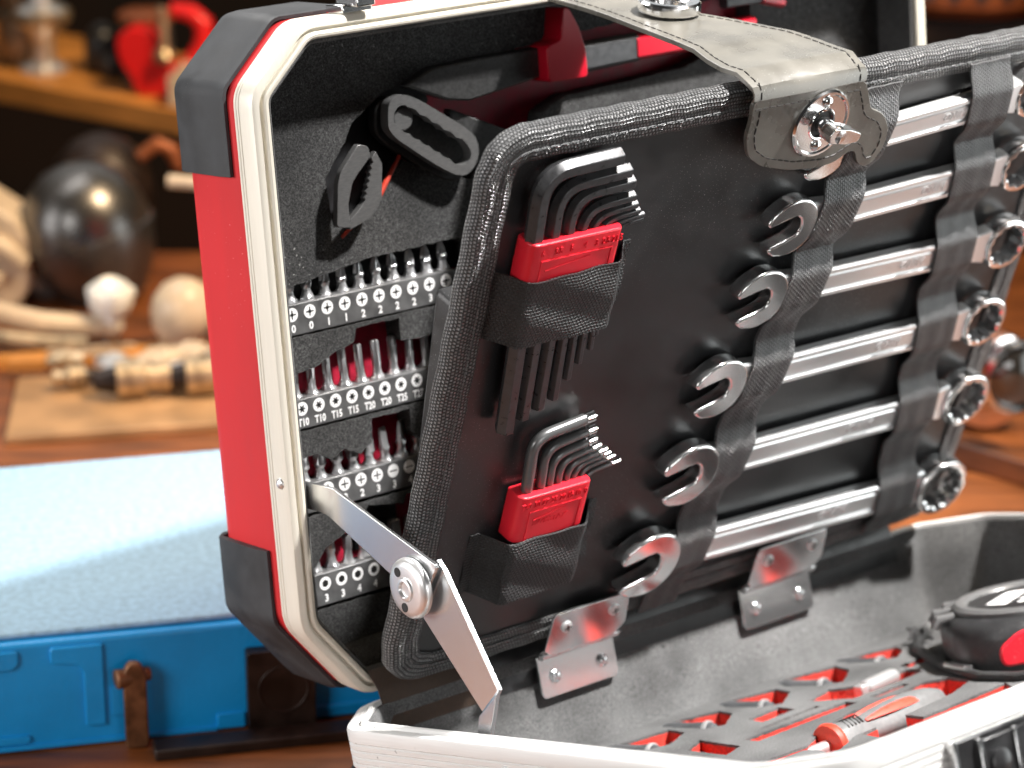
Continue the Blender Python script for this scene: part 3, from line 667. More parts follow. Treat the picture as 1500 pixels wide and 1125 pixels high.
sizes = [7.6, 6.4, 5.8, 4.8, 3.8, 3.3, 2.8, 2.3]; bots = [(40.5, 160), (48.8, 165), (57, 168), (64.6, 171), (70.3, 180), (75, 187), (80, 193), (81.5, 200)]
for k in range(8):
    r = sizes[k] / 2 / cos(pi / 6); x, (tx_, tu), (bx_, bu) = lx[k], tips[k], bots[k]
    sl = (bx_ - x) / (256 - bu); top = (x - sl * (tu - 256) * 0.4, tu - 0.5)
    pth = bend((bx_, bu, 7), (top[0], top[1], 7), (tx_, tu + 1.0, 7), 7 + sizes[k] * 0.9)
    X = MC @ mm4(PAN @ T(x, 258, 0)); mb = MB(); tube(mb, [Vector(p) - Vector((x, 258, 0)) for p in pth], r * 0.98, 6, phase=0)
    o = mb.build('hex_key', M['blacksteel'], None, X, bevel=0.25)
    lab = {0: 'thickest black hex key, farthest left in the upper red holder', 7: 'thinnest black hex key, farthest right in the upper red holder'}.get(k, '%s black hex key counted from the thick end of the upper red holder' % ['', 'second', 'third', 'fourth', 'fifth', 'sixth', 'seventh'][min(k, 6)])
    tag(o, lab, 'hex key', 'black hex keys in the upper holder')
lx2 = [62.0, 70.2, 75.6, 81.0, 85.2, 89.4, 93.4, 96.6]; tips2 = [(92.3, 155), (95, 147.6), (96.6, 141.6), (100.2, 137.4), (105, 134), (107.7, 131.4), (111.1, 128.6), (115.4, 125)]
sz2 = [5.4, 4.6, 4.2, 3.8, 3.4, 3.0, 2.6, 2.3]
for k in range(8):
    r = sz2[k] / 2; x, (tx_, tu) = lx2[k], tips2[k]
    pth = bend((x + 3.5, 82, 7), (x - 2.2 + (k > 3) * 1.2, tu - (4.5 - k * .3), 7), (tx_ - 5, tu - .9, 7), 6 + r)
    X = MC @ mm4(PAN @ T(x, 124, 0)); mb = MB(); O = Vector((x, 124, 0))
    tube(mb, [Vector(p) - O for p in pth], r, 14)
    e = Vector((tx_, tu, 7)); s0 = Vector(pth[-1]); dr = (e - s0).normalized(); sd = Vector((-dr.y, dr.x, 0)); rings = []
    for q in (0, 0.15, 0.2, 1.0):
        c = s0.lerp(e, q) - O; rr = r * (1.0 if q == 0 else 0.95)
        rings.append([c + (sd * cos(2 * pi * j / 24) + Vector((0, 0, 1)) * sin(2 * pi * j / 24)) * rr * (1.0 if q < .12 else 0.90 + 0.13 * cos(6 * 2 * pi * j / 24)) for j in range(24)])
    loft(mb, rings, mi=1)
    o = mb.build('star_key', [M['darksteel'], M['chrome']], None, X)
    lab = {0: 'thickest star tipped key, farthest left in the lower red holder', 7: 'thinnest star tipped key, farthest right in the lower red holder'}.get(k, '%s star tipped key counted from the thick end of the lower red holder' % ['', 'second', 'third', 'fourth', 'fifth', 'sixth', 'seventh'][min(k, 6)])
    tag(o, lab, 'star key', 'star keys in the lower holder')
# =================================================================== SCREWDRIVER BITS
def star(n, a, b, j, m, tw=0): t = 2 * pi * j / m + tw; return a + b * cos(n * t)
def bit_mesh(kind, h):
    mb = MB(); m = 24; rings = []
    def ring(f, z, tw=0): rings.append([(f(2 * pi * j / m) * cos(2 * pi * j / m + tw), f(2 * pi * j / m) * sin(2 * pi * j / m + tw), z) for j in range(m)])
    hexf = lambda R: (lambda t: R / cos(((t + pi / 6) % (pi / 3)) - pi / 6) * 0.97)
    ring(hexf(3.2), -10); ring(hexf(3.2), 0.8); ring(lambda t: 3.0, 1.2); ring(lambda t: 2.3, 2.6); ring(lambda t: 1.9, 4.5)
    if kind == 'hex':
        ring(lambda t: 1.8, 6); ring(hexf(2.0), 6.6); ring(hexf(2.0), h - .5); ring(hexf(1.7), h)
    elif kind == 'bighex':
        rings.clear(); ring(hexf(3.0), -10); ring(hexf(3.0), 0.8); ring(lambda t: 2.4, 2.0); ring(lambda t: 2.4, 4.0); ring(hexf(2.9), 5.0); ring(hexf(2.9), h - .6); ring(hexf(2.4), h)
    elif kind == 'torx':
        ring(lambda t: 1.95, 6)
        for z in (8, h - .6): ring(lambda t: 1.72 + 0.36 * cos(6 * t), z)
        ring(lambda t: 1.3 + 0.25 * cos(6 * t), h)
    elif kind == 'slot':
        ring(lambda t: 2.2, 5.5)
        for z, tx, ty in ((7, 2.2, 1.9), (9, 2.0, 1.0), (h, 1.9, 0.45)):
            rings.append([(max(-tx, min(tx, 2.6 * cos(2 * pi * j / m))), max(-ty, min(ty, 2.6 * sin(2 * pi * j / m))), z) for j in range(m)])
    else:
        wd = 2.6 if kind == 'phillips' else 3.2
        ring(lambda t: 2.2, 5)
        for z, R, d in ((6.5, wd, .1), (h * .55, wd, .5), (h * .8, wd * .85, .75), (h - .6, wd * .55, .7), (h, wd * .35, .4)):
            ring(lambda t, R=R, d=d: R * (1 - d * .55 + d * .45 * cos(4 * t)), z, tw=z * 0.06)
    loft(mb, rings); o = mb.build('screwdriver_bit', M['bitsteel']); me = o.data
    for v in me.vertices: v.co.x *= 1.4; v.co.y *= 1.4; bpy.data.objects.remove(o); return me
BM = {k: bit_mesh(k, h) for k, h in (('phillips', 13), ('pozi', 16.5), ('torx', 18), ('slot', 17.5), ('hex', 13), ('bighex', 20))}
def bit_row(x0, dx, n, us, ue, length, marks, kinds, offs, rowname, sym):
    X = MLID @ mm4(T(0, us, -25)); HH = ue - us
    root = empty('bit_holder', X, '%s black bit holder strip in the lid foam' % rowname, 'bit holder', 'bit holder strips in the lid')
    mb = MB(); box(mb, x0 - dx * .6, x0 + dx * (n - .4), 0, HH, -10, 0); mb.build('strip', M['stripgrey'], root, bevel=0.5)
    mb = MB()
    for k, s in enumerate(marks):
        x = x0 + dx * k; cy = HH * (0.68)
        mb.add([(p[0], p[1], 0.12) for p in circ(x, cy, 3.15, 28)], [list(range(28))])
        mb.add([(0, 0, 0)], []) 
        if sym[k] in '+':
            for (a, b, c, d) in ((-2.1, 2.1, -.33, .33), (-.33, .33, -2.1, 2.1)):
                mb.add([(x + a, cy + c, .2 + (a < -1) * .02), (x + b, cy + c, .2 + (a < -1) * .02), (x + b, cy + d, .2 + (a < -1) * .02), (x + a, cy + d, .2 + (a < -1) * .02)], [[0, 1, 2, 3]], mi=1)
            if rowname.startswith('top'):
                mb.add([(p[0], p[1], .23) for p in circ(x, cy, .95, 4, pi / 4)], [list(range(4))], mi=1)
        elif sym[k] == '-': mb.add([(x - 2.1, cy - .3, .2), (x + 2.1, cy - .3, .2), (x + 2.1, cy + .3, .2), (x - 2.1, cy + .3, .2)], [[0, 1, 2, 3]], mi=1)
        elif sym[k] == '*':
            mb.add([(x + (1.45 + .55 * cos(6 * 2 * pi * j / 36)) * cos(2 * pi * j / 36), cy + (1.45 + .55 * cos(6 * 2 * pi * j / 36)) * sin(2 * pi * j / 36), .2) for j in range(36)], [list(range(36))], mi=1)
        else: mb.add([(p[0], p[1], .2) for p in circ(x, cy, 1.85, 6, pi / 6)], [list(range(6))], mi=1)
        text(mb, s, 4.9, 0, HH * .22, 0.15, T(x + .2, 0, 0) @ Matrix.Diagonal((.76 if len(s) > 1 else .95, 1, 1, 1)), 0, 0, offset=0.03)
    mb.build('lettering', [M['whiteprint'], M['blackprint']], root)
    nm = {'+': 'cross head bit', '*': 'star head bit', '-': 'flat blade bit', 'o': 'hexagon bit'}
    seen = {}
    for k, (s, kd) in enumerate(zip(marks, kinds)):
        if kd is None: continue
        o = bpy.data.objects.new('screwdriver_bit', BM[kd]); COL.objects.link(o)
        o.matrix_world = MLID @ mm4(T(x0 + dx * k + offs, ue + random.uniform(-.7, .3), -30.4) @ Rx(-90 + random.uniform(-2.5, 2.5)) @ Ry(random.uniform(-3, 3)) @ Rz(random.uniform(0, 60)) @ Matrix.Diagonal((1, 1, length / {'phillips': 13, 'pozi': 16.5, 'torx': 18, 'slot': 17.5, 'hex': 13, 'bighex': 20}[kd], 1)))
        tag(o, '%s, number %s from the left in the %s bit strip, above mark %s' % (nm[sym[k]], ['one', 'two', 'three', 'four', 'five', 'six', 'seven', 'eight', 'nine', 'ten', 'eleven'][k], rowname.split()[0], s), 'screwdriver bit', 'bits in the %s strip' % rowname)
bit_row(7.6, 9.65, 10, 169.2, 183.6, 13, ['0', '0', '1', '1', '2', '2', '2', '2', '3', '3'], ['phillips'] * 10, 3.0, 'topmost', '+' * 10)
bit_row(8.3, 9.27, 9, 126, 140, 18, ['T10', 'T10', 'T15', 'T15', 'T20', 'T20', 'T25', 'T27', 'T30'], ['torx'] * 9, 0.5, 'second', '*' * 9)
bit_row(9.3, 9.23, 8, 86.4, 100.4, 16.5, ['1', '1', '2', '2', '3', '3', '4', '5'], ['pozi'] * 5 + ['slot'] * 3, 0.0, 'third', '+++++---')
bit_row(12.2, 9.2, 7, 41.6, 57, 14, ['3', '3', '4', '4', '5', '5', '6'], ['hex', 'hex', 'hex', 'hex', 'bighex', 'bighex', 'bighex'], -1.0, 'lowest', 'o' * 7)
# =================================================================== PLIERS IN THE LID
X = MLID @ mm4(T(85, 250, -22)); LL = T(-85, -250, 0)
pl = empty('water_pump_pliers', X, 'black water pump pliers with slotted jaw and red and grey handle in the lid', 'pliers')
lo = round_poly([(62.9, 260.8), (64.0, 267.8), (72.0, 270.3), (80.1, 266.7), (105.2, 250.4), (112.8, 243.6), (112.4, 233.5), (105.3, 227.6), (98.6, 228.7), (88.1, 234.8), (66.4, 250.5), (62.5, 255.6)], 5, 5)
def scallop():
    out = []; a = Vector((71.5, 259.5)); b = Vector((103.5, 237.5)); d = (b - a).normalized(); nn_ = Vector((-d.y, d.x)); L = (b - a).length; N = 48
    for i in range(N + 1):
        s = i / N; out.append(a + d * L * s + nn_ * (5.0 + 0.9 * abs(sin(s * pi * 5))))
    for i in range(1, 9): t = pi / 2 - pi * i / 9; out.append(b + d * 4.6 * cos(t) + nn_ * 4.6 * sin(t))
    for i in range(N + 1):
        s = 1 - i / N; out.append(a + d * L * s - nn_ * (5.0 + 0.7 * abs(sin(s * pi * 6))))
    for i in range(1, 9): t = -pi / 2 - pi * i / 9; out.append(a + d * 5.6 * cos(t) + nn_ * 5.6 * sin(t))
    return [(p.x, p.y) for p in out]
mb = MB(); prism(mb, lo, 0, 6, LL, holes=[scallop()]); mb.build('slotted_jaw', M['groundsteel'], pl)
mb = MB(); prism(mb, [(p[0] * 1.0 - (p[0] - 87) * -.06, p[1] - 2.2 + (p[1] - 250) * .06) for p in lo], -8, -2.2, LL); mb.build('under_jaw', M['phos'], pl, bevel=0.8)
mb = MB(); lathe(mb, [(5.4, -4), (5.4, 3.4), (4.9, 3.8), (0.01, 3.8)], 32, LL @ T(73.0, 258.5, 0)); mb.build('pivot', M['groundsteel'], pl)
mb = MB(); prism(mb, [(76.1, 273), (92.1, 279), (120, 280), (157, 280), (157, 266.5), (125, 262.5), (112, 261), (100, 263)], -5, 3, LL)
prism(mb, [(105, 258), (150, 238), (150, 226), (112, 230), (104, 244)], -9, -3, LL); mb.build('arm', M['phos'], pl, bevel=1.0)
def gripbox(x0, x1, ua, ub, va, vb, n0, n1, m, name):
    mb = MB(); rings = []
    for i in range(13):
        s = i / 12; x = x0 + (x1 - x0) * s; cu = ua + (ub - ua) * s; hw = va + (vb - va) * s; k = 14
        rings.append([(x, cu + hw * cos(2 * pi * j / k) * (1 if abs(cos(2 * pi * j / k)) < .8 else .95), (n0 + n1) / 2 + (n1 - n0) / 2 * max(-.8, min(.8, sin(2 * pi * j / k)))) for j in range(k)])
    loft(mb, rings, X=LL); mb.build(name, m, pl)
mb = MB(); prism(mb, round_poly([(154, 281), (163, 283), (165.5, 298), (169, 297), (174, 288), (177.5, 277), (177.8, 263.5), (154, 264)], 2.5, 4), -4, 10, LL); mb.build('hand_guard', M['redgrip'], pl, bevel=1.6, bseg=3)
gripbox(176, 214, 272, 272.5, 8, 7.4, -3, 8, M['toolgrey'], 'handle'); gripbox(212, 290, 272.5, 272.5, 6.6, 6.4, -2.5, 8.6, M['redgrip'], 'grip')
gripbox(270, 295, 287.5, 287.5, 3.4, 3.4, 2, 10, M['toolgrey'], 'handle_end'); gripbox(294, 308, 287.5, 285, 3.6, 5, 2, 11, M['redgrip'], 'grip_end')
# combination pliers, only the jaws show
X = MLID @ mm4(T(44, 230, -22)); LJ = T(-44, -230, 0)
cpz = empty('combination_pliers', X, 'smaller pliers with toothed open jaws lying beside the slotted pliers', 'pliers')
mb = MB(); prism(mb, round_poly([(30.0, 216), (32.5, 235.2), (34.5, 240), (45.3, 251.2), (50.6, 249.4), (51.5, 244.7), (44.0, 238.1), (40.4, 234.3), (37.1, 224.8), (37.6, 214.2)], 1.5, 3), 2.5, 6, LJ); mb.build('jaw', M['groundsteel'], cpz, bevel=0.5)
tt = [(51.8, 243.8)]; 
for i in range(15):
    s = i / 14; base_ = Vector((51.5, 243)).lerp(Vector((44.5, 224)), s); tt.append((base_.x + 1.0 + (0.7 if i % 2 else -.4), base_.y))
tt += [(41, 220.5), (37.5, 218), (36.8, 213.5), (48.9, 217), (55.9, 225.0), (57.5, 240.4), (54.6, 246.5)]
mb = MB(); prism(mb, tt[::-1], 2.5, 6, LJ); mb.build('jaw', M['groundsteel'], cpz, bevel=0.3)
mb = MB(); tube(mb, [(74, 241, -3), (60, 224, -3), (38, 209, -3)], [0.8, 1.6, 0.8], 8, LJ); mb.build('red_handle_edge', M['orange'], cpz)
# =================================================================== TOOLS IN THE BASE
def case_thing(name, x, y, z, label, cat, group=None, rz=0): return empty(name, MC @ mm4(T(x, y, z) @ Rz(rz)), label, cat, group)
# short sockets / precision drivers lying in the back row
ordr = ['nearest to the left end', 'second from the left', 'third from the left', 'fourth from the left', 'last before the tape measure']
for k, (x, y) in enumerate(((126, -46), (164, -43), (202, -42), (242, -42), (284, -40))):
    r0 = case_thing('precision_screwdriver', x, y, -54, 'short dark screwdriver in the back row of the foam tray, ' + ordr[k], 'screwdriver', 'short screwdrivers in the back row', -73)
    mb = MB(); lathe(mb, [(2.2, -19), (4.6, -17), (5.2, -12), (4.9, 0), (5.2, 8), (4.2, 11), (1.8, 12.4), (1.5, 18), (0.8, 19)], 20, Ry(90)); mb.build('handle', M['toolgrey'], r0)
    mb = MB(); lathe(mb, [(4.9, 6.2), (5.7, 6.6), (5.7, 8.4), (4.9, 8.6)], 20, Ry(90)); mb.build('collar', M['satin'], r0)
r0 = case_thing('socket_adapter', 250, -83, -50.5, 'bright steel socket adapter lying in its foam slot', 'socket', None, 8)
mb = MB(); lathe(mb, [(3.4, -12), (4.2, -11), (4.2, 10), (3.6, 12), (2, 12.2)], 20, Ry(90)); mb.build('barrel', M['satin'], r0)
mb = MB(); box(mb, -17, -11, -2.6, 2.6, -2.6, 2.6); mb.build('square_drive', M['satin'], r0, bevel=.4)
# screwdrivers with grey and orange handles
def driver(x, y, z, rz, L, label, txt):
    r0 = case_thing('screwdriver', x, y, z, label, 'screwdriver', 'grey and orange screwdrivers in the tray', rz)
    pf = [(5, 0), (9.5, 2), (10.8, 8), (10.6, 16), (9.4, 24), (10.4, 34), (11.8, 46), (11.8, 60), (10.4, 72), (7.5, 80), (3, 83)]
    mb = MB(); rings = []
    for r, h in pf:
        rings.append([(h * L / 83, 0.86 * r * cos(2 * pi * j / 28) * (1 + .05 * cos(6 * 2 * pi * j / 28)), r * 0.80 * sin(2 * pi * j / 28)) for j in range(28)])
    loft(mb, rings); mb.build('handle', M['greygrip'], r0)
    mb = MB(); lathe(mb, [(5, -1), (9.6, -0.6), (10.4, 1.5), (9.9, 3.2), (5, 3.4)], 28, Ry(90)); mb.build('collar', M['orange'], r0)
    mb = MB(); lathe(mb, [(3.0, -64), (3.2, -62), (3.2, -1), (5, 0)], 16, Ry(90)); mb.build('shank', M['satin'], r0)
    for s_, w_ in ((-1, .30), (1, .22)):
        mb = MB(); rings = []
        for i in range(14):
            s = i / 13; h = 22 + 52 * s; r = 9.9 + 1.9 * sin(pi * min(1, s * 1.2)) ** 1; r = r if s < .8 else r * (1 - (s - .8) * .9)
            a0 = radians(90 + s_ * 38); wa = w_ * sin(pi * (0.08 + .84 * s)) + .02
            rings.append([(h * L / 83, (r + q) * .88 * cos(a0 + t), (r + q) * .82 * sin(a0 + t)) for t, q in ((-wa, -1), (-wa, .55), (0, .8), (wa, .55), (wa, -1))])
        loft(mb, rings); mb.build('inlay', M['orange'], r0)
    mb = MB(); rings = []
    for i in range(5):
        tube(mb, [(9 + i * 2.4, -6.2, 6.6), (11 + i * 2.4, 0, 8.9), (9 + i * 2.4, 6.2, 6.6)], .45, 6)
    mb.build('grip_ribs', M['blackprint'], r0)
    return r0
driver(166, -133, -55, 4, 80, 'grey and orange screwdriver lying full length in the middle of the foam tray', 1)
driver(48, -199, -47, 18, 80, 'grey and orange screwdriver cut off by the bottom edge, near the front rim', 1)
# tape measure
TS = 0.9
tm = case_thing('tape_measure', 328, -124, -50, 'black tape measure with round dial and red button on the foam tray', 'tape measure', None, -35)
tm.matrix_world = tm.matrix_world @ Matrix.Diagonal((0.9, 0.9, 0.82, 1))
tmo = round_poly([(-50, 36), (-58, 8), (-56, -34), (-36, -56), (40, -56), (48, 44), (-34, 50)], [14, 14, 16, 18, 10, 14, 16], 7)
mb = MB()
rings = []
for o, h in ((-4, 0), (-0.5, 1.5), (0, 5), (0, 20), (-1.2, 25), (-4.5, 28.5), (-9, 30), (-20, 30.5)):
    cc = ccw(tmo); nr = normals2(cc); rings.append([(p[0] + m.x * o, p[1] + m.y * o, h) for p, m in zip(cc, nr)])
loft(mb, rings); mb.build('tape_body', M['softblack'], tm)
dc = (-10, -6)
mb = MB(); annulus(mb, [(40, 29.5), (40, 32.5), (38, 34.4), (35, 34.6), (33, 33.4), (32, 32.2), (31, 29.5)], 64, T(dc[0], dc[1], 0)); mb.build('dial_rim', M['glossgrey'], tm)
mb = MB(); lathe(mb, [(32.5, 30), (32.5, 32.2), (0.01, 32.3)], 48, T(dc[0], dc[1], 0)); mb.build('dial', M['blackplastic'], tm)
mb = MB()
mb.add([(-33, -9, 32.6), (-24, -18, 32.6), (-8, 6, 32.6), (2, 4, 32.6), (16, 22, 32.6), (6, 26, 32.6), (-5, 12, 32.6), (-16, 14, 32.6)], [list(range(8))])
text(mb, '3', 15, -14, -14, 32.7, T(0, 0, 0) @ Rz(0), 0, 0, shear=.3, offset=.05); text(mb, '5m', 15, 4, -14, 32.7, None, 0, 0, shear=.3, offset=.05); 
mb.build('lettering', M['whiteprint'], tm)
for i in range(4):
    mb = MB(); a = radians(118 + i * 22); tube(mb, [(dc[0] + 41 * cos(a), dc[1] + 41 * sin(a), 29.6), (dc[0] + 50 * cos(a), dc[1] + 46 * sin(a), 28.5), (dc[0] + 53 * cos(a), dc[1] + 50 * sin(a), 24)], [2.2, 3.2, 2.4], 10); mb.build('grip_rib', M['glossgrey'], tm)
mb = MB(); prism(mb, round_poly([(-38, 5), (38, 5), (38, 20), (26, 25), (-26, 25), (-39, 16)], 5, 5), 0, 3.6, Matrix(((1, 0, 0, 0), (0, 0, -1, -53.5), (0, 1, 0, 0), (0, 0, 0, 1)))); mb.build('red_button', M['redplastic'], tm, bevel=1.5, bseg=3)
mb = MB(); pts = [(-56, 62, 6), (-62, 55, 5), (-66, 40, 3), (-64, 10, 2.5), (-60, -25, 2.5), (-50, -55, 2.5), (-34, -72, 2.5), (10, -80, 3)]
P = [];
for i in range(len(pts) - 1):
    for j in range(4): P.append(Vector(pts[i]).lerp(Vector(pts[i + 1]), j / 4))
tube(mb, P, 3.0, 10); ly = mb.build('wrist_cord', M['elastic_dark'], tm)
for q in (-1, 1):
    mb = MB(); c0 = Vector((-57 + q * 1.8, -34, 5.4)); tube(mb, [c0 + Vector((-3.5, 10, 0)), c0, c0 + Vector((3.5, -8, 0))], 1.5, 12); mb.build('cord_clip', M['chrome'], ly)
mb = MB()
for i in range(9):
    a = i * 2.4; tube(mb, [(-56, 62, 6), (-58 + 4 * cos(a), 66 + 3 * sin(a), 8 + 2 * cos(a * 2)), (-60 + 7 * cos(a), 62 + 8 * sin(a), 7 + 4 * sin(a * 3)), (-58, 60, 5)], 1.3, 8)
mb.build('cord_knot', M['elastic'], ly)
#@@BACKGROUND@@
# =================================================================== WORKSHOP BEHIND
M['bench'] = mat('warm_bench_wood', (0.17, 0.050, 0.010), 0.5, noise=(14, 0.5, 9), stretch=(1, 6, 6))
M['shelfwood'] = mat('orange_shelf_wood', (0.60, 0.25, 0.05), 0.5, noise=(18, 0.25, 6), stretch=(1, 8, 8))
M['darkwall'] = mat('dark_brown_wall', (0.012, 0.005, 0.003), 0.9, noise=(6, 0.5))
M['bluebox'] = mat('blue_plastic', (0.0, 0.27, 0.64), 0.42, noise=(14, 0.15, 6), bump=(420, 0.55, 0.5), spec=0.6)
M['bluelid'] = mat('blue_lid_painted_glare', (0.25, 0.41, 0.54), 0.6, noise=(260, 0.16, 6), bump=(420, 0.6, 0.5), spec=0.7)  # same blue plastic as the body, top glare painted in as paler colour
M['rust'] = mat('rusty_bronze', (0.16, 0.07, 0.03), 0.45, 0.5, noise=(90, 0.5, 6), bump=(300, 0.3, 0.3))
M['darkrust'] = mat('dark_brown_metal', (0.022, 0.012, 0.008), 0.45, 0.3, noise=(80, 0.4, 6), bump=(200, 0.3, 0.3))
M['copper'] = mat('warm_copper_plate', (0.42, 0.24, 0.11), 0.42, 0.25, noise=(30, 0.2, 6))
M['brass'] = mat('old_brass', (0.50, 0.38, 0.24), 0.38, 0.8, noise=(90, 0.3, 5))
M['cream'] = mat('cream_ceramic', (0.62, 0.50, 0.36), 0.35, noise=(40, 0.15))
M['dome'] = mat('dark_glossy_metal', (0.16, 0.155, 0.15), 0.33, 0.9, noise=(20, 0.2))
M['glass'] = mat('white_faceted_glass', (0.92, 0.95, 0.93), 0.08, 0.0, coat=1.0)
M['potmat'] = mat('reddish_pot', (0.30, 0.09, 0.03), 0.4, 0.3, noise=(40, 0.3))
def room(name, x, y, z, label, cat, rz=0, group=None): return empty(name, mm4(T(x, y, z) @ Rz(rz)), label, cat, group)
mb = MB(); box(mb, -1500, 1500, 400, 2100, -40, 0); tag(mb.build('workbench_top', M['bench'], bevel=2), kind='structure')
mb = MB(); box(mb, -3000, 3000, 2750, 2800, -900, 2600); tag(mb.build('back_wall', M['darkwall']), kind='structure')
mb = MB(); box(mb, -3000, 3000, -800, 2750, -940, -900); tag(mb.build('floor', M['darkwall']), kind='structure')
# blue tool box
bb = room('blue_tool_box', -253, 1268, 0, 'blue plastic tool box with painted glare on its lid, raised lettering strokes and rusty catch', 'tool box', 13)
mb = MB(); prism(mb, [(-190, 0), (208, 0), (208, 236), (-190, 236)], 1, 58); mb.build('box_body', M['bluebox'], bb, bevel=2.2, bseg=3)
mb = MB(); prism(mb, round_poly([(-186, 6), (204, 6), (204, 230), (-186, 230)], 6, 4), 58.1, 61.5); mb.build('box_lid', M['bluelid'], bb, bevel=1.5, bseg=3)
FR = Matrix(((1, 0, 0, 0), (0, 0, -1, 0), (0, 1, 0, 0), (0, 0, 0, 1)))
mb = MB(); prism(mb, round_poly([(27.3, 55), (27.3, 46.4), (40, 45), (43, 41), (43, 11), (53, 11), (53, 55)], [2, 2, 5, 4, 2, 1, 1], 4), -1, 1.8, FR); mb.build('raised_mark', M['bluebox'], bb, bevel=0.7)
mb = MB(); prism(mb, round_poly([(-20, 55), (-20, 45), (9, 45), (12, 48), (12, 55)], 2, 4), -1, 1.8, FR); mb.build('raised_mark', M['bluebox'], bb, bevel=0.7)
mb = MB(); prism(mb, round_poly([(-40, 9), (-40, 5), (14, 5), (16, 7), (15, 9)], 1.5, 4), -1, 1.8, FR); prism(mb, round_poly([(108, 10), (108, 2), (122, 2), (122, 10)], 1, 3), -1, 1.4, FR); prism(mb, [(124, 9), (124, 6), (207, 6), (207, 9)], -1, 1.0, FR)
prism(mb, [(-190, 3.4), (-190, 1), (108, 1), (108, 3.4)], -1, 1.2, FR); mb.build('raised_rib', M['bluebox'], bb, bevel=0.5)
mb = MB(); prism(mb, round_poly([(56, 31), (56, 15), (76, 15), (76, 31)], 1, 3), -1, 1.0, FR); mb.build('bail_mount', M['bluebox'], bb, bevel=0.4)
mb = MB(); prism(mb, round_poly([(61.5, -14), (61.5, 26), (64, 32), (70, 32), (73, 26), (73, -14)], 2.5, 4), 5, 10.5, FR @ T(0, 14.6, 0)); tube(mb, [(58, -8, 38), (75.5, -4, 38)], [5.2, 3.4], 14)
mb.build('bail_hook', M['rust'], bb, bevel=1.0)
mb = MB(); prism(mb, round_poly([(123, 45), (123, 0), (157, 0), (157, 45)], 2, 3), 0, 8, FR); annulus(mb, [(13, 8), (13, 8.5), (12, 8.6), (11.6, 8)], 32, FR @ T(141, 24, 0)); mb.build('box_catch', M['darkrust'], bb, bevel=0.9)
rl = room('metal_rail', -253, 1268, 0, 'dark rusty flat bar lying at the foot of the blue tool box', 'metal bar', 13)
mb = MB(); box(mb, 74, 236, -26, -12, 0, 6); mb.build('bar', M['darkrust'], rl, bevel=1)
# plate and fittings
mb = MB(); prism(mb, [(-320, 1688), (-40, 1742), (-60, 1835), (-330, 1800)], 0, 6); tag(mb.build('copper_plate', M['copper'], bevel=1.2), 'tan rectangular plate lying flat on the bench under the brass fittings', 'plate')
def fitting(x, y, rz, s, label, name='pipe_fitting', m='brass'):
    r0 = room(name, x, y, 6 + 12.5 * s, label, 'pipe fitting', rz, 'pipe fittings on the plate')
    mb = MB(); lathe(mb, [(4, -26), (6.5, -24), (9, -14), (9.3, -11)], 20, Ry(90) @ Matrix.Scale(s, 4)); mb.build('cone', M['darkrust'] if name == 'pipe_fitting' else M[m], r0)
    mb = MB(); lathe(mb, [(9.3, -11), (12.4, -10.5), (12.4, 8), (11, 9), (9, 9.4), (9, 18), (10, 18.5), (10, 24), (7, 24.5)], 6 if s < .9 else 28, Ry(90) @ Matrix.Scale(s, 4)); mb.build('nut', M[m], r0)
    mb = MB(); 
    for k in range(3): annulus(mb, [(12.2, -7 + 5 * k), (13.0, -6.5 + 5 * k), (13, -4 + 5 * k), (12.2, -3.6 + 5 * k)], 28, Ry(90) @ Matrix.Scale(s, 4))
    mb.build('ring', M[m], r0); return r0
fitting(-248, 1762, 12, 1.0, 'front brass fitting with dark conical nose, nearest the plate edge')
fitting(-203, 1768, 10, 1.0, 'brass fitting with dark nose beside the red case side')
fitting(-288, 1778, 200, .62, 'small pale fitting at the left end of the plate')
fitting(-236, 1802, 30, .8, 'pale hexagonal fitting behind the front brass fitting', 'tube_joint', 'cream')
fitting(-212, 1812, -20, .8, 'pale elbow fitting leaning toward the bulb shape', 'tube_joint', 'cream')
fitting(-262, 1795, -35, .7, 'small dull fitting tilted behind the left end of the front fitting', 'tube_joint', 'satin')
fitting(-222, 1786, 60, .6, 'small steel fitting pointing back between the two dark nosed fittings', 'tube_joint', 'satin')
fitting(-186, 1794, -10, .9, 'brass fitting half hidden by the red case side behind the second dark nose')
fitting(-300, 1815, 5, .5, 'smallest fitting lying at the back left corner of the plate', 'tube_joint', 'brass')
for k, (x, y, l, rz, lab) in enumerate(((-338, 1815, 95, 6, 'tan wooden strip lying flat behind the plate'), (-352, 1836, 120, 12, 'second tan strip lying behind the first strip'))):
    r0 = room('wooden_strip', x, y, 0, lab, 'wooden strip', rz, 'wooden strips behind the plate')
    mb = MB(); prism(mb, round_poly([(0, -6), (l, -4), (l + 8, 2), (l, 7), (0, 6)], 2, 3), 6.2 * (1 - k), 6.2 * (1 - k) + 7); mb.build('strip', M['shelfwood'], r0, bevel=1)
    mb = MB(); tube(mb, [(l * .3, 0, 6.2 * (1 - k) + 8), (l * .8, 1, 6.2 * (1 - k) + 8)], 2.2, 8); mb.build('inset_wire', M['brass'], r0)
# lamp bulb like egg
r0 = room('light_bulb', -229, 1868, 22, 'pale frosted bulb standing behind the brass fittings, cut by the case side', 'light bulb', 0)
mb = MB(); lathe(mb, [(0.01, -16), (9, -15), (17, -8), (21, 3), (21.5, 12), (18, 22), (11, 29), (0.01, 32)], 32, Ry(18)); mb.build('bulb', M['cream'], r0)
mb = MB(); lathe(mb, [(9, -22), (10, -20), (9.4, -12)], 20, Ry(18)); mb.build('bulb_cap', M['brass'], r0)
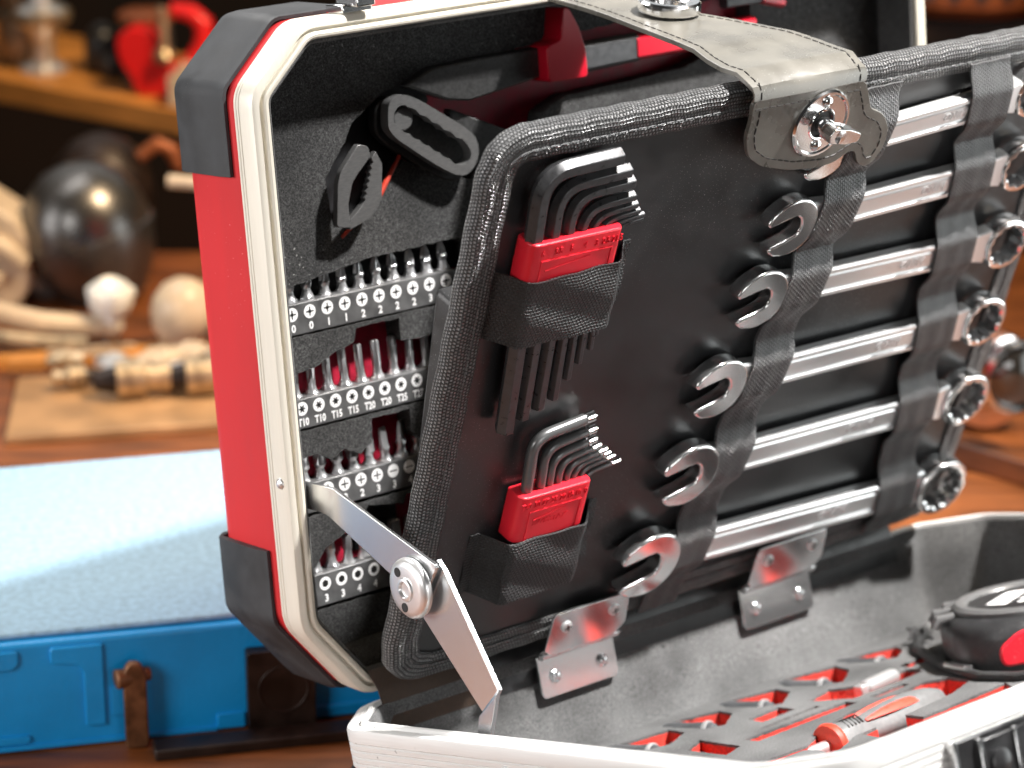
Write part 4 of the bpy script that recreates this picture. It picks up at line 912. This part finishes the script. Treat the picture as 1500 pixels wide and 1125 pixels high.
# taps
def tap(name, pts, r, label, knob=None):
    r0 = room(name, 0, 0, 0, label, 'tap', 0)
    mb = MB(); P = []
    for i in range(len(pts) - 1):
        for j in range(5): P.append(Vector(pts[i]).lerp(Vector(pts[i + 1]), j / 5))
    P.append(Vector(pts[-1])); tube(mb, P, r, 14); mb.build('spout', M['cream'] if knob else M['brass'], r0)
    if knob:
        mb = MB(); lathe(mb, [(5, -10), (8, -9), (8, 0), (12, 2), (15.5, 9), (16, 16), (12, 24), (6, 27)], 9, T(*knob)); mb.build('faceted_knob', M['glass'], r0, sharp=20)
        mb = MB(); 
        for k in range(6): lathe(mb, [(2, 0), (4.5, 3), (4, 8), (1, 10)], 7, T(knob[0] + 13 * cos(k), knob[1] + 13 * sin(k), knob[2] + 12))
        mb.build('knob_lobe', M['glass'], r0, sharp=20)
        mb = MB(); lathe(mb, [(7, 0), (7.5, 3), (6, 8), (6, knob[2] - 8)], 16, T(knob[0], knob[1], 0)); mb.build('tap_foot', M['chrome'], r0)
tap('bath_tap', [(-420, 1880, 38), (-360, 1868, 30), (-325, 1870, 21), (-290, 1878, 15), (-272, 1880, 16)], 7.5, 'cream curved tap with white faceted glass knob in front of the dark dome', (-277, 1880, 22))
tap('curved_pipe', [(-420, 1862, 24), (-350, 1858, 13), (-315, 1858, 9), (-292, 1860, 8)], 6, 'dull brass curved pipe lying in front of the cream tap')
# domes
r0 = room('metal_dome', -295, 1990, 0, 'big dark polished metal dome with a white highlight on the bench', 'dome')
mb = MB(); lathe(mb, [(30, 0), (31, 4), (36, 10), (43, 24), (46.5, 42), (46.5, 56), (43, 72), (35, 86), (22, 96), (9, 100), (0.01, 101)], 48, T(0, 0, 2) @ Ry(-14) @ T(0, 0, 0)); mb.build('shell', M['dome'], r0)
mb = MB(); annulus(mb, [(46, 46), (48.5, 47), (48.5, 50), (46, 51)], 48, T(0, 0, 2) @ Ry(-14)); mb.build('rim_band', M['dome'], r0)
r0 = room('copper_kettle', -306, 2062, 0, 'dark rounded copper kettle behind the polished dome', 'kettle')
mb = MB(); lathe(mb, [(30, 0), (34, 10), (38, 40), (39, 62), (34, 82), (22, 96), (10, 102), (0.01, 103)], 40); mb.build('kettle_body', M['darkrust'], r0)
mb = MB(); tube(mb, [(30, -10, 88), (44, -8, 98), (54, -6, 92), (58, -4, 78)], [5, 6, 6, 5], 12); mb.build('kettle_spout', M['potmat'], r0)
r0 = room('ceramic_socket', -372, 1985, 0, 'chunky cream ceramic block with angled faces, cut by the left edge', 'ceramic block')
mb = MB(); prism(mb, round_poly([(-30, 0), (16, 0), (26, 16), (28, 50), (18, 66), (-20, 92), (-40, 92), (-40, 0)], 5, 4), -24, 24, FR); mb.build('block_body', M['cream'], r0, bevel=3)
mb = MB(); tube(mb, [(-20, -25, 60), (8, -27, 48), (22, -24, 34)], 7, 12); tube(mb, [(-24, -25, 30), (6, -26, 22)], 6, 12); mb.build('block_ridge', M['cream'], r0)
mb = MB(); tube(mb, [(-236, 1900, 113), (-215, 1896, 112.5), (-180, 1888, 111)], 4.5, 14); r0 = tag(mb.build('white_rod', M['cream']), 'short white rod end poking out from behind the case side', 'rod')
mb = MB(); 
mb2 = MB(); box(mb2, -196, -184, 1884, 1896, 0, 116); o = mb2.build('rod_stand', M['darkrust'], r0)
# shelf
sa = math.degrees(atan2(-114, 170))
sh = room('wooden_shelf', -430, 2304, 0, 'warm orange wooden shelf board slanting across the upper left', 'shelf', sa)
mb = MB(); box(mb, -500, 520, 0, 150, 66, 87); mb.build('board', M['shelfwood'], sh, bevel=1.5)
for x in (-480, 470):
    mb = MB(); box(mb, x, x + 24, 20, 140, -40 if x > 0 else -900, 66); mb.build('upright', M['darkwall'], sh)
def onshelf(name, a, b, label, cat, rz=0):     # a along the board, b back from its front edge
    t = radians(sa); return room(name, -430 + a * cos(t) - b * sin(t), 2304 + a * sin(t) + b * cos(t), 87, label, cat, rz)
r0 = onshelf('candlestick', 24, 40, 'tall silvery candlestick shaped pot with gold band at the shelf left end', 'candlestick')
mb = MB(); lathe(mb, [(20, 0), (20, 3), (10, 8), (9, 24), (13, 34), (21, 40), (23, 46), (21, 52), (12, 56), (10, 66), (16, 76), (18, 90), (12, 100)], 28); mb.build('stem', M['satin'], r0)
mb = MB(); annulus(mb, [(22, 42), (24.5, 44), (24.5, 50), (22, 52)], 32, T(0, 0, 0)); mb.build('gold_band', M['brass'], r0)
r0 = onshelf('brass_lamp', -18, 60, 'brass topped jar cut by the left edge of the shelf', 'jar')
mb = MB(); lathe(mb, [(20, 0), (22, 20), (20, 40), (14, 46), (20, 52), (20, 62), (8, 70)], 24); mb.build('jar_body', M['brass'], r0)
for k, (a, b, r, h, lab) in enumerate(((62, 70, 15, 34, 'low black jar beside the candlestick on the shelf'), (86, 55, 11, 24, 'smaller black pot between the black jar and the grey canister'))):
    r0 = onshelf('black_jar', a, b, lab, 'jar'); mb = MB(); lathe(mb, [(r * .9, 0), (r, 3), (r, h * .8), (r * .7, h), (0.01, h + 1)], 24); mb.build('jar_body', M['blackplastic'], r0)
    mb = MB(); lathe(mb, [(r * .5, 0), (r * .55, 2), (r * .3, 5), (0.01, 5.5)], 20, T(0, 0, h)); mb.build('jar_stopper', M['blackplastic'], r0)
r0 = onshelf('grey_canister', 118, 62, 'dull grey canister with copper rim behind the red clamp', 'canister')
mb = MB(); lathe(mb, [(21, 0), (21.5, 3), (20.5, 45), (21.5, 50)], 28); mb.build('canister_body', M['toolgrey'], r0)
mb = MB(); lathe(mb, [(22, 50), (23, 52), (23, 56), (19, 58), (0.01, 59)], 28); mb.build('canister_rim', M['potmat'], r0)
r0 = onshelf('red_clamp', 158, 34, 'bright red pipe vice with two rounded arms and brass screw on the shelf', 'clamp', sa * .3)
M['brightred'] = mat('bright_red_paint', (0.80, 0.01, 0.01), 0.35)
mb = MB(); prism(mb, round_poly([(-20, 0), (14, 0), (15, 22), (6, 26), (4, 38), (-6, 54), (-24, 56), (-36, 46), (-34, 28), (-24, 14)], 6, 5), -9, 9, FR, holes=None); mb.build('left_arm', M['brightred'], r0, bevel=2.5)
mb = MB(); P = [(8, -2, 18), (24, -2, 26), (36, -2, 44), (36, -2, 60), (26, -2, 68), (10, -2, 70)]; tube(mb, P, [7, 7.5, 8, 8, 7.5, 6], 12); mb.build('right_arm', M['brightred'], r0)
mb = MB(); tube(mb, [(6, -13, 36), (6, -13, 62), (5, -13, 74)], [3.6, 4, 4], 12); lathe(mb, [(3, -4), (8, -1), (9, 4), (6, 9), (3, 10)], 16, T(6, -14, 32)); mb.build('brass_screw', M['brass'], r0)
r0 = onshelf('cream_block', 196, 26, 'cream wooden block lying at the right of the red clamp', 'block', sa * .2)
mb = MB(); box(mb, -17, 40, -18, 22, 0, 25); mb.build('block_body', M['cream'], r0, bevel=2); mb = MB(); box(mb, -12, 40, -15, 20, 25, 30); mb.build('block_top', M['cream'], r0, bevel=2)
# right hand side, behind the panel
r0 = room('chrome_lens', 303, 1640, 0, 'round chrome rimmed lens on a stand behind the wrench rings', 'lens')
gl = T(4, 0, 64) @ Rx(90) @ Ry(18)
mb = MB(); annulus(mb, [(21, -3), (23.5, -1), (23.5, 2), (21, 4), (19.5, 1)], 48, gl); mb.build('lens_rim', M['chrome'], r0)
mb = MB(); lathe(mb, [(20.5, 0), (17, 3), (11, 5.5), (0.01, 7)], 40, gl); mb.build('lens_glass', mat('dark_glass', (0.02, 0.018, 0.015), 0.04, coat=1.0, spec=1.0), r0)
mb = MB(); prism(mb, round_poly([(-20, 70), (-19, 86), (-6, 92), (30, 74), (30, 62), (0, 66)], 2, 3), -7, -3, FR); mb.build('lens_bracket', M['chrome'], r0)
mb = MB(); lathe(mb, [(12, 0), (12, 3), (3, 5), (3, 42)], 20, T(22, 8, 0)); mb.build('lens_stand', M['darkrust'], r0)
r0 = room('brown_ring', 304, 1722, 0, 'thick brown ring standing on edge on the orange bench', 'ring')
mb = MB(); annulus(mb, [(13, -7), (23, -8), (25, 0), (23, 8), (13, 7), (11.5, 0)], 40, T(-2, 0, 25) @ Rx(78)); mb.build('ring_body', M['potmat'], r0)
mb = MB(); box(mb, -34, 90, -9, 9, 0, 16); r0 = tag(mb.build('wooden_batten', M['bench'], None, mm4(T(300, 1642, 0) @ Rz(-42)), bevel=1.5), 'brown wooden batten lying diagonally behind the right end of the case', 'batten')
r0 = room('wall_shelf', 380, 2260, 0, 'dark shelf board carrying the reddish pot', 'shelf')
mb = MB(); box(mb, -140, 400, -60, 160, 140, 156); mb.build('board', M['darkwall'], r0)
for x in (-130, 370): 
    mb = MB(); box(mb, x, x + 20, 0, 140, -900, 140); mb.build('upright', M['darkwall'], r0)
r0 = room('reddish_pot', 362, 2255, 156, 'shallow reddish brown pot with dark holes round its lower side, upper right', 'pot')
mb = MB(); lathe(mb, [(40, 0), (60, 3), (76, 14), (80, 40), (80, 90)], 48); mb.build('pot_body', M['potmat'], r0)
mb = MB()
for k in range(24): lathe(mb, [(4.5, 0), (4.5, .8), (0.01, .9)], 14, Rz(k * 15) @ T(78, 0, 24) @ Ry(84))
mb.build('pot_hole', M['blackprint'], r0)
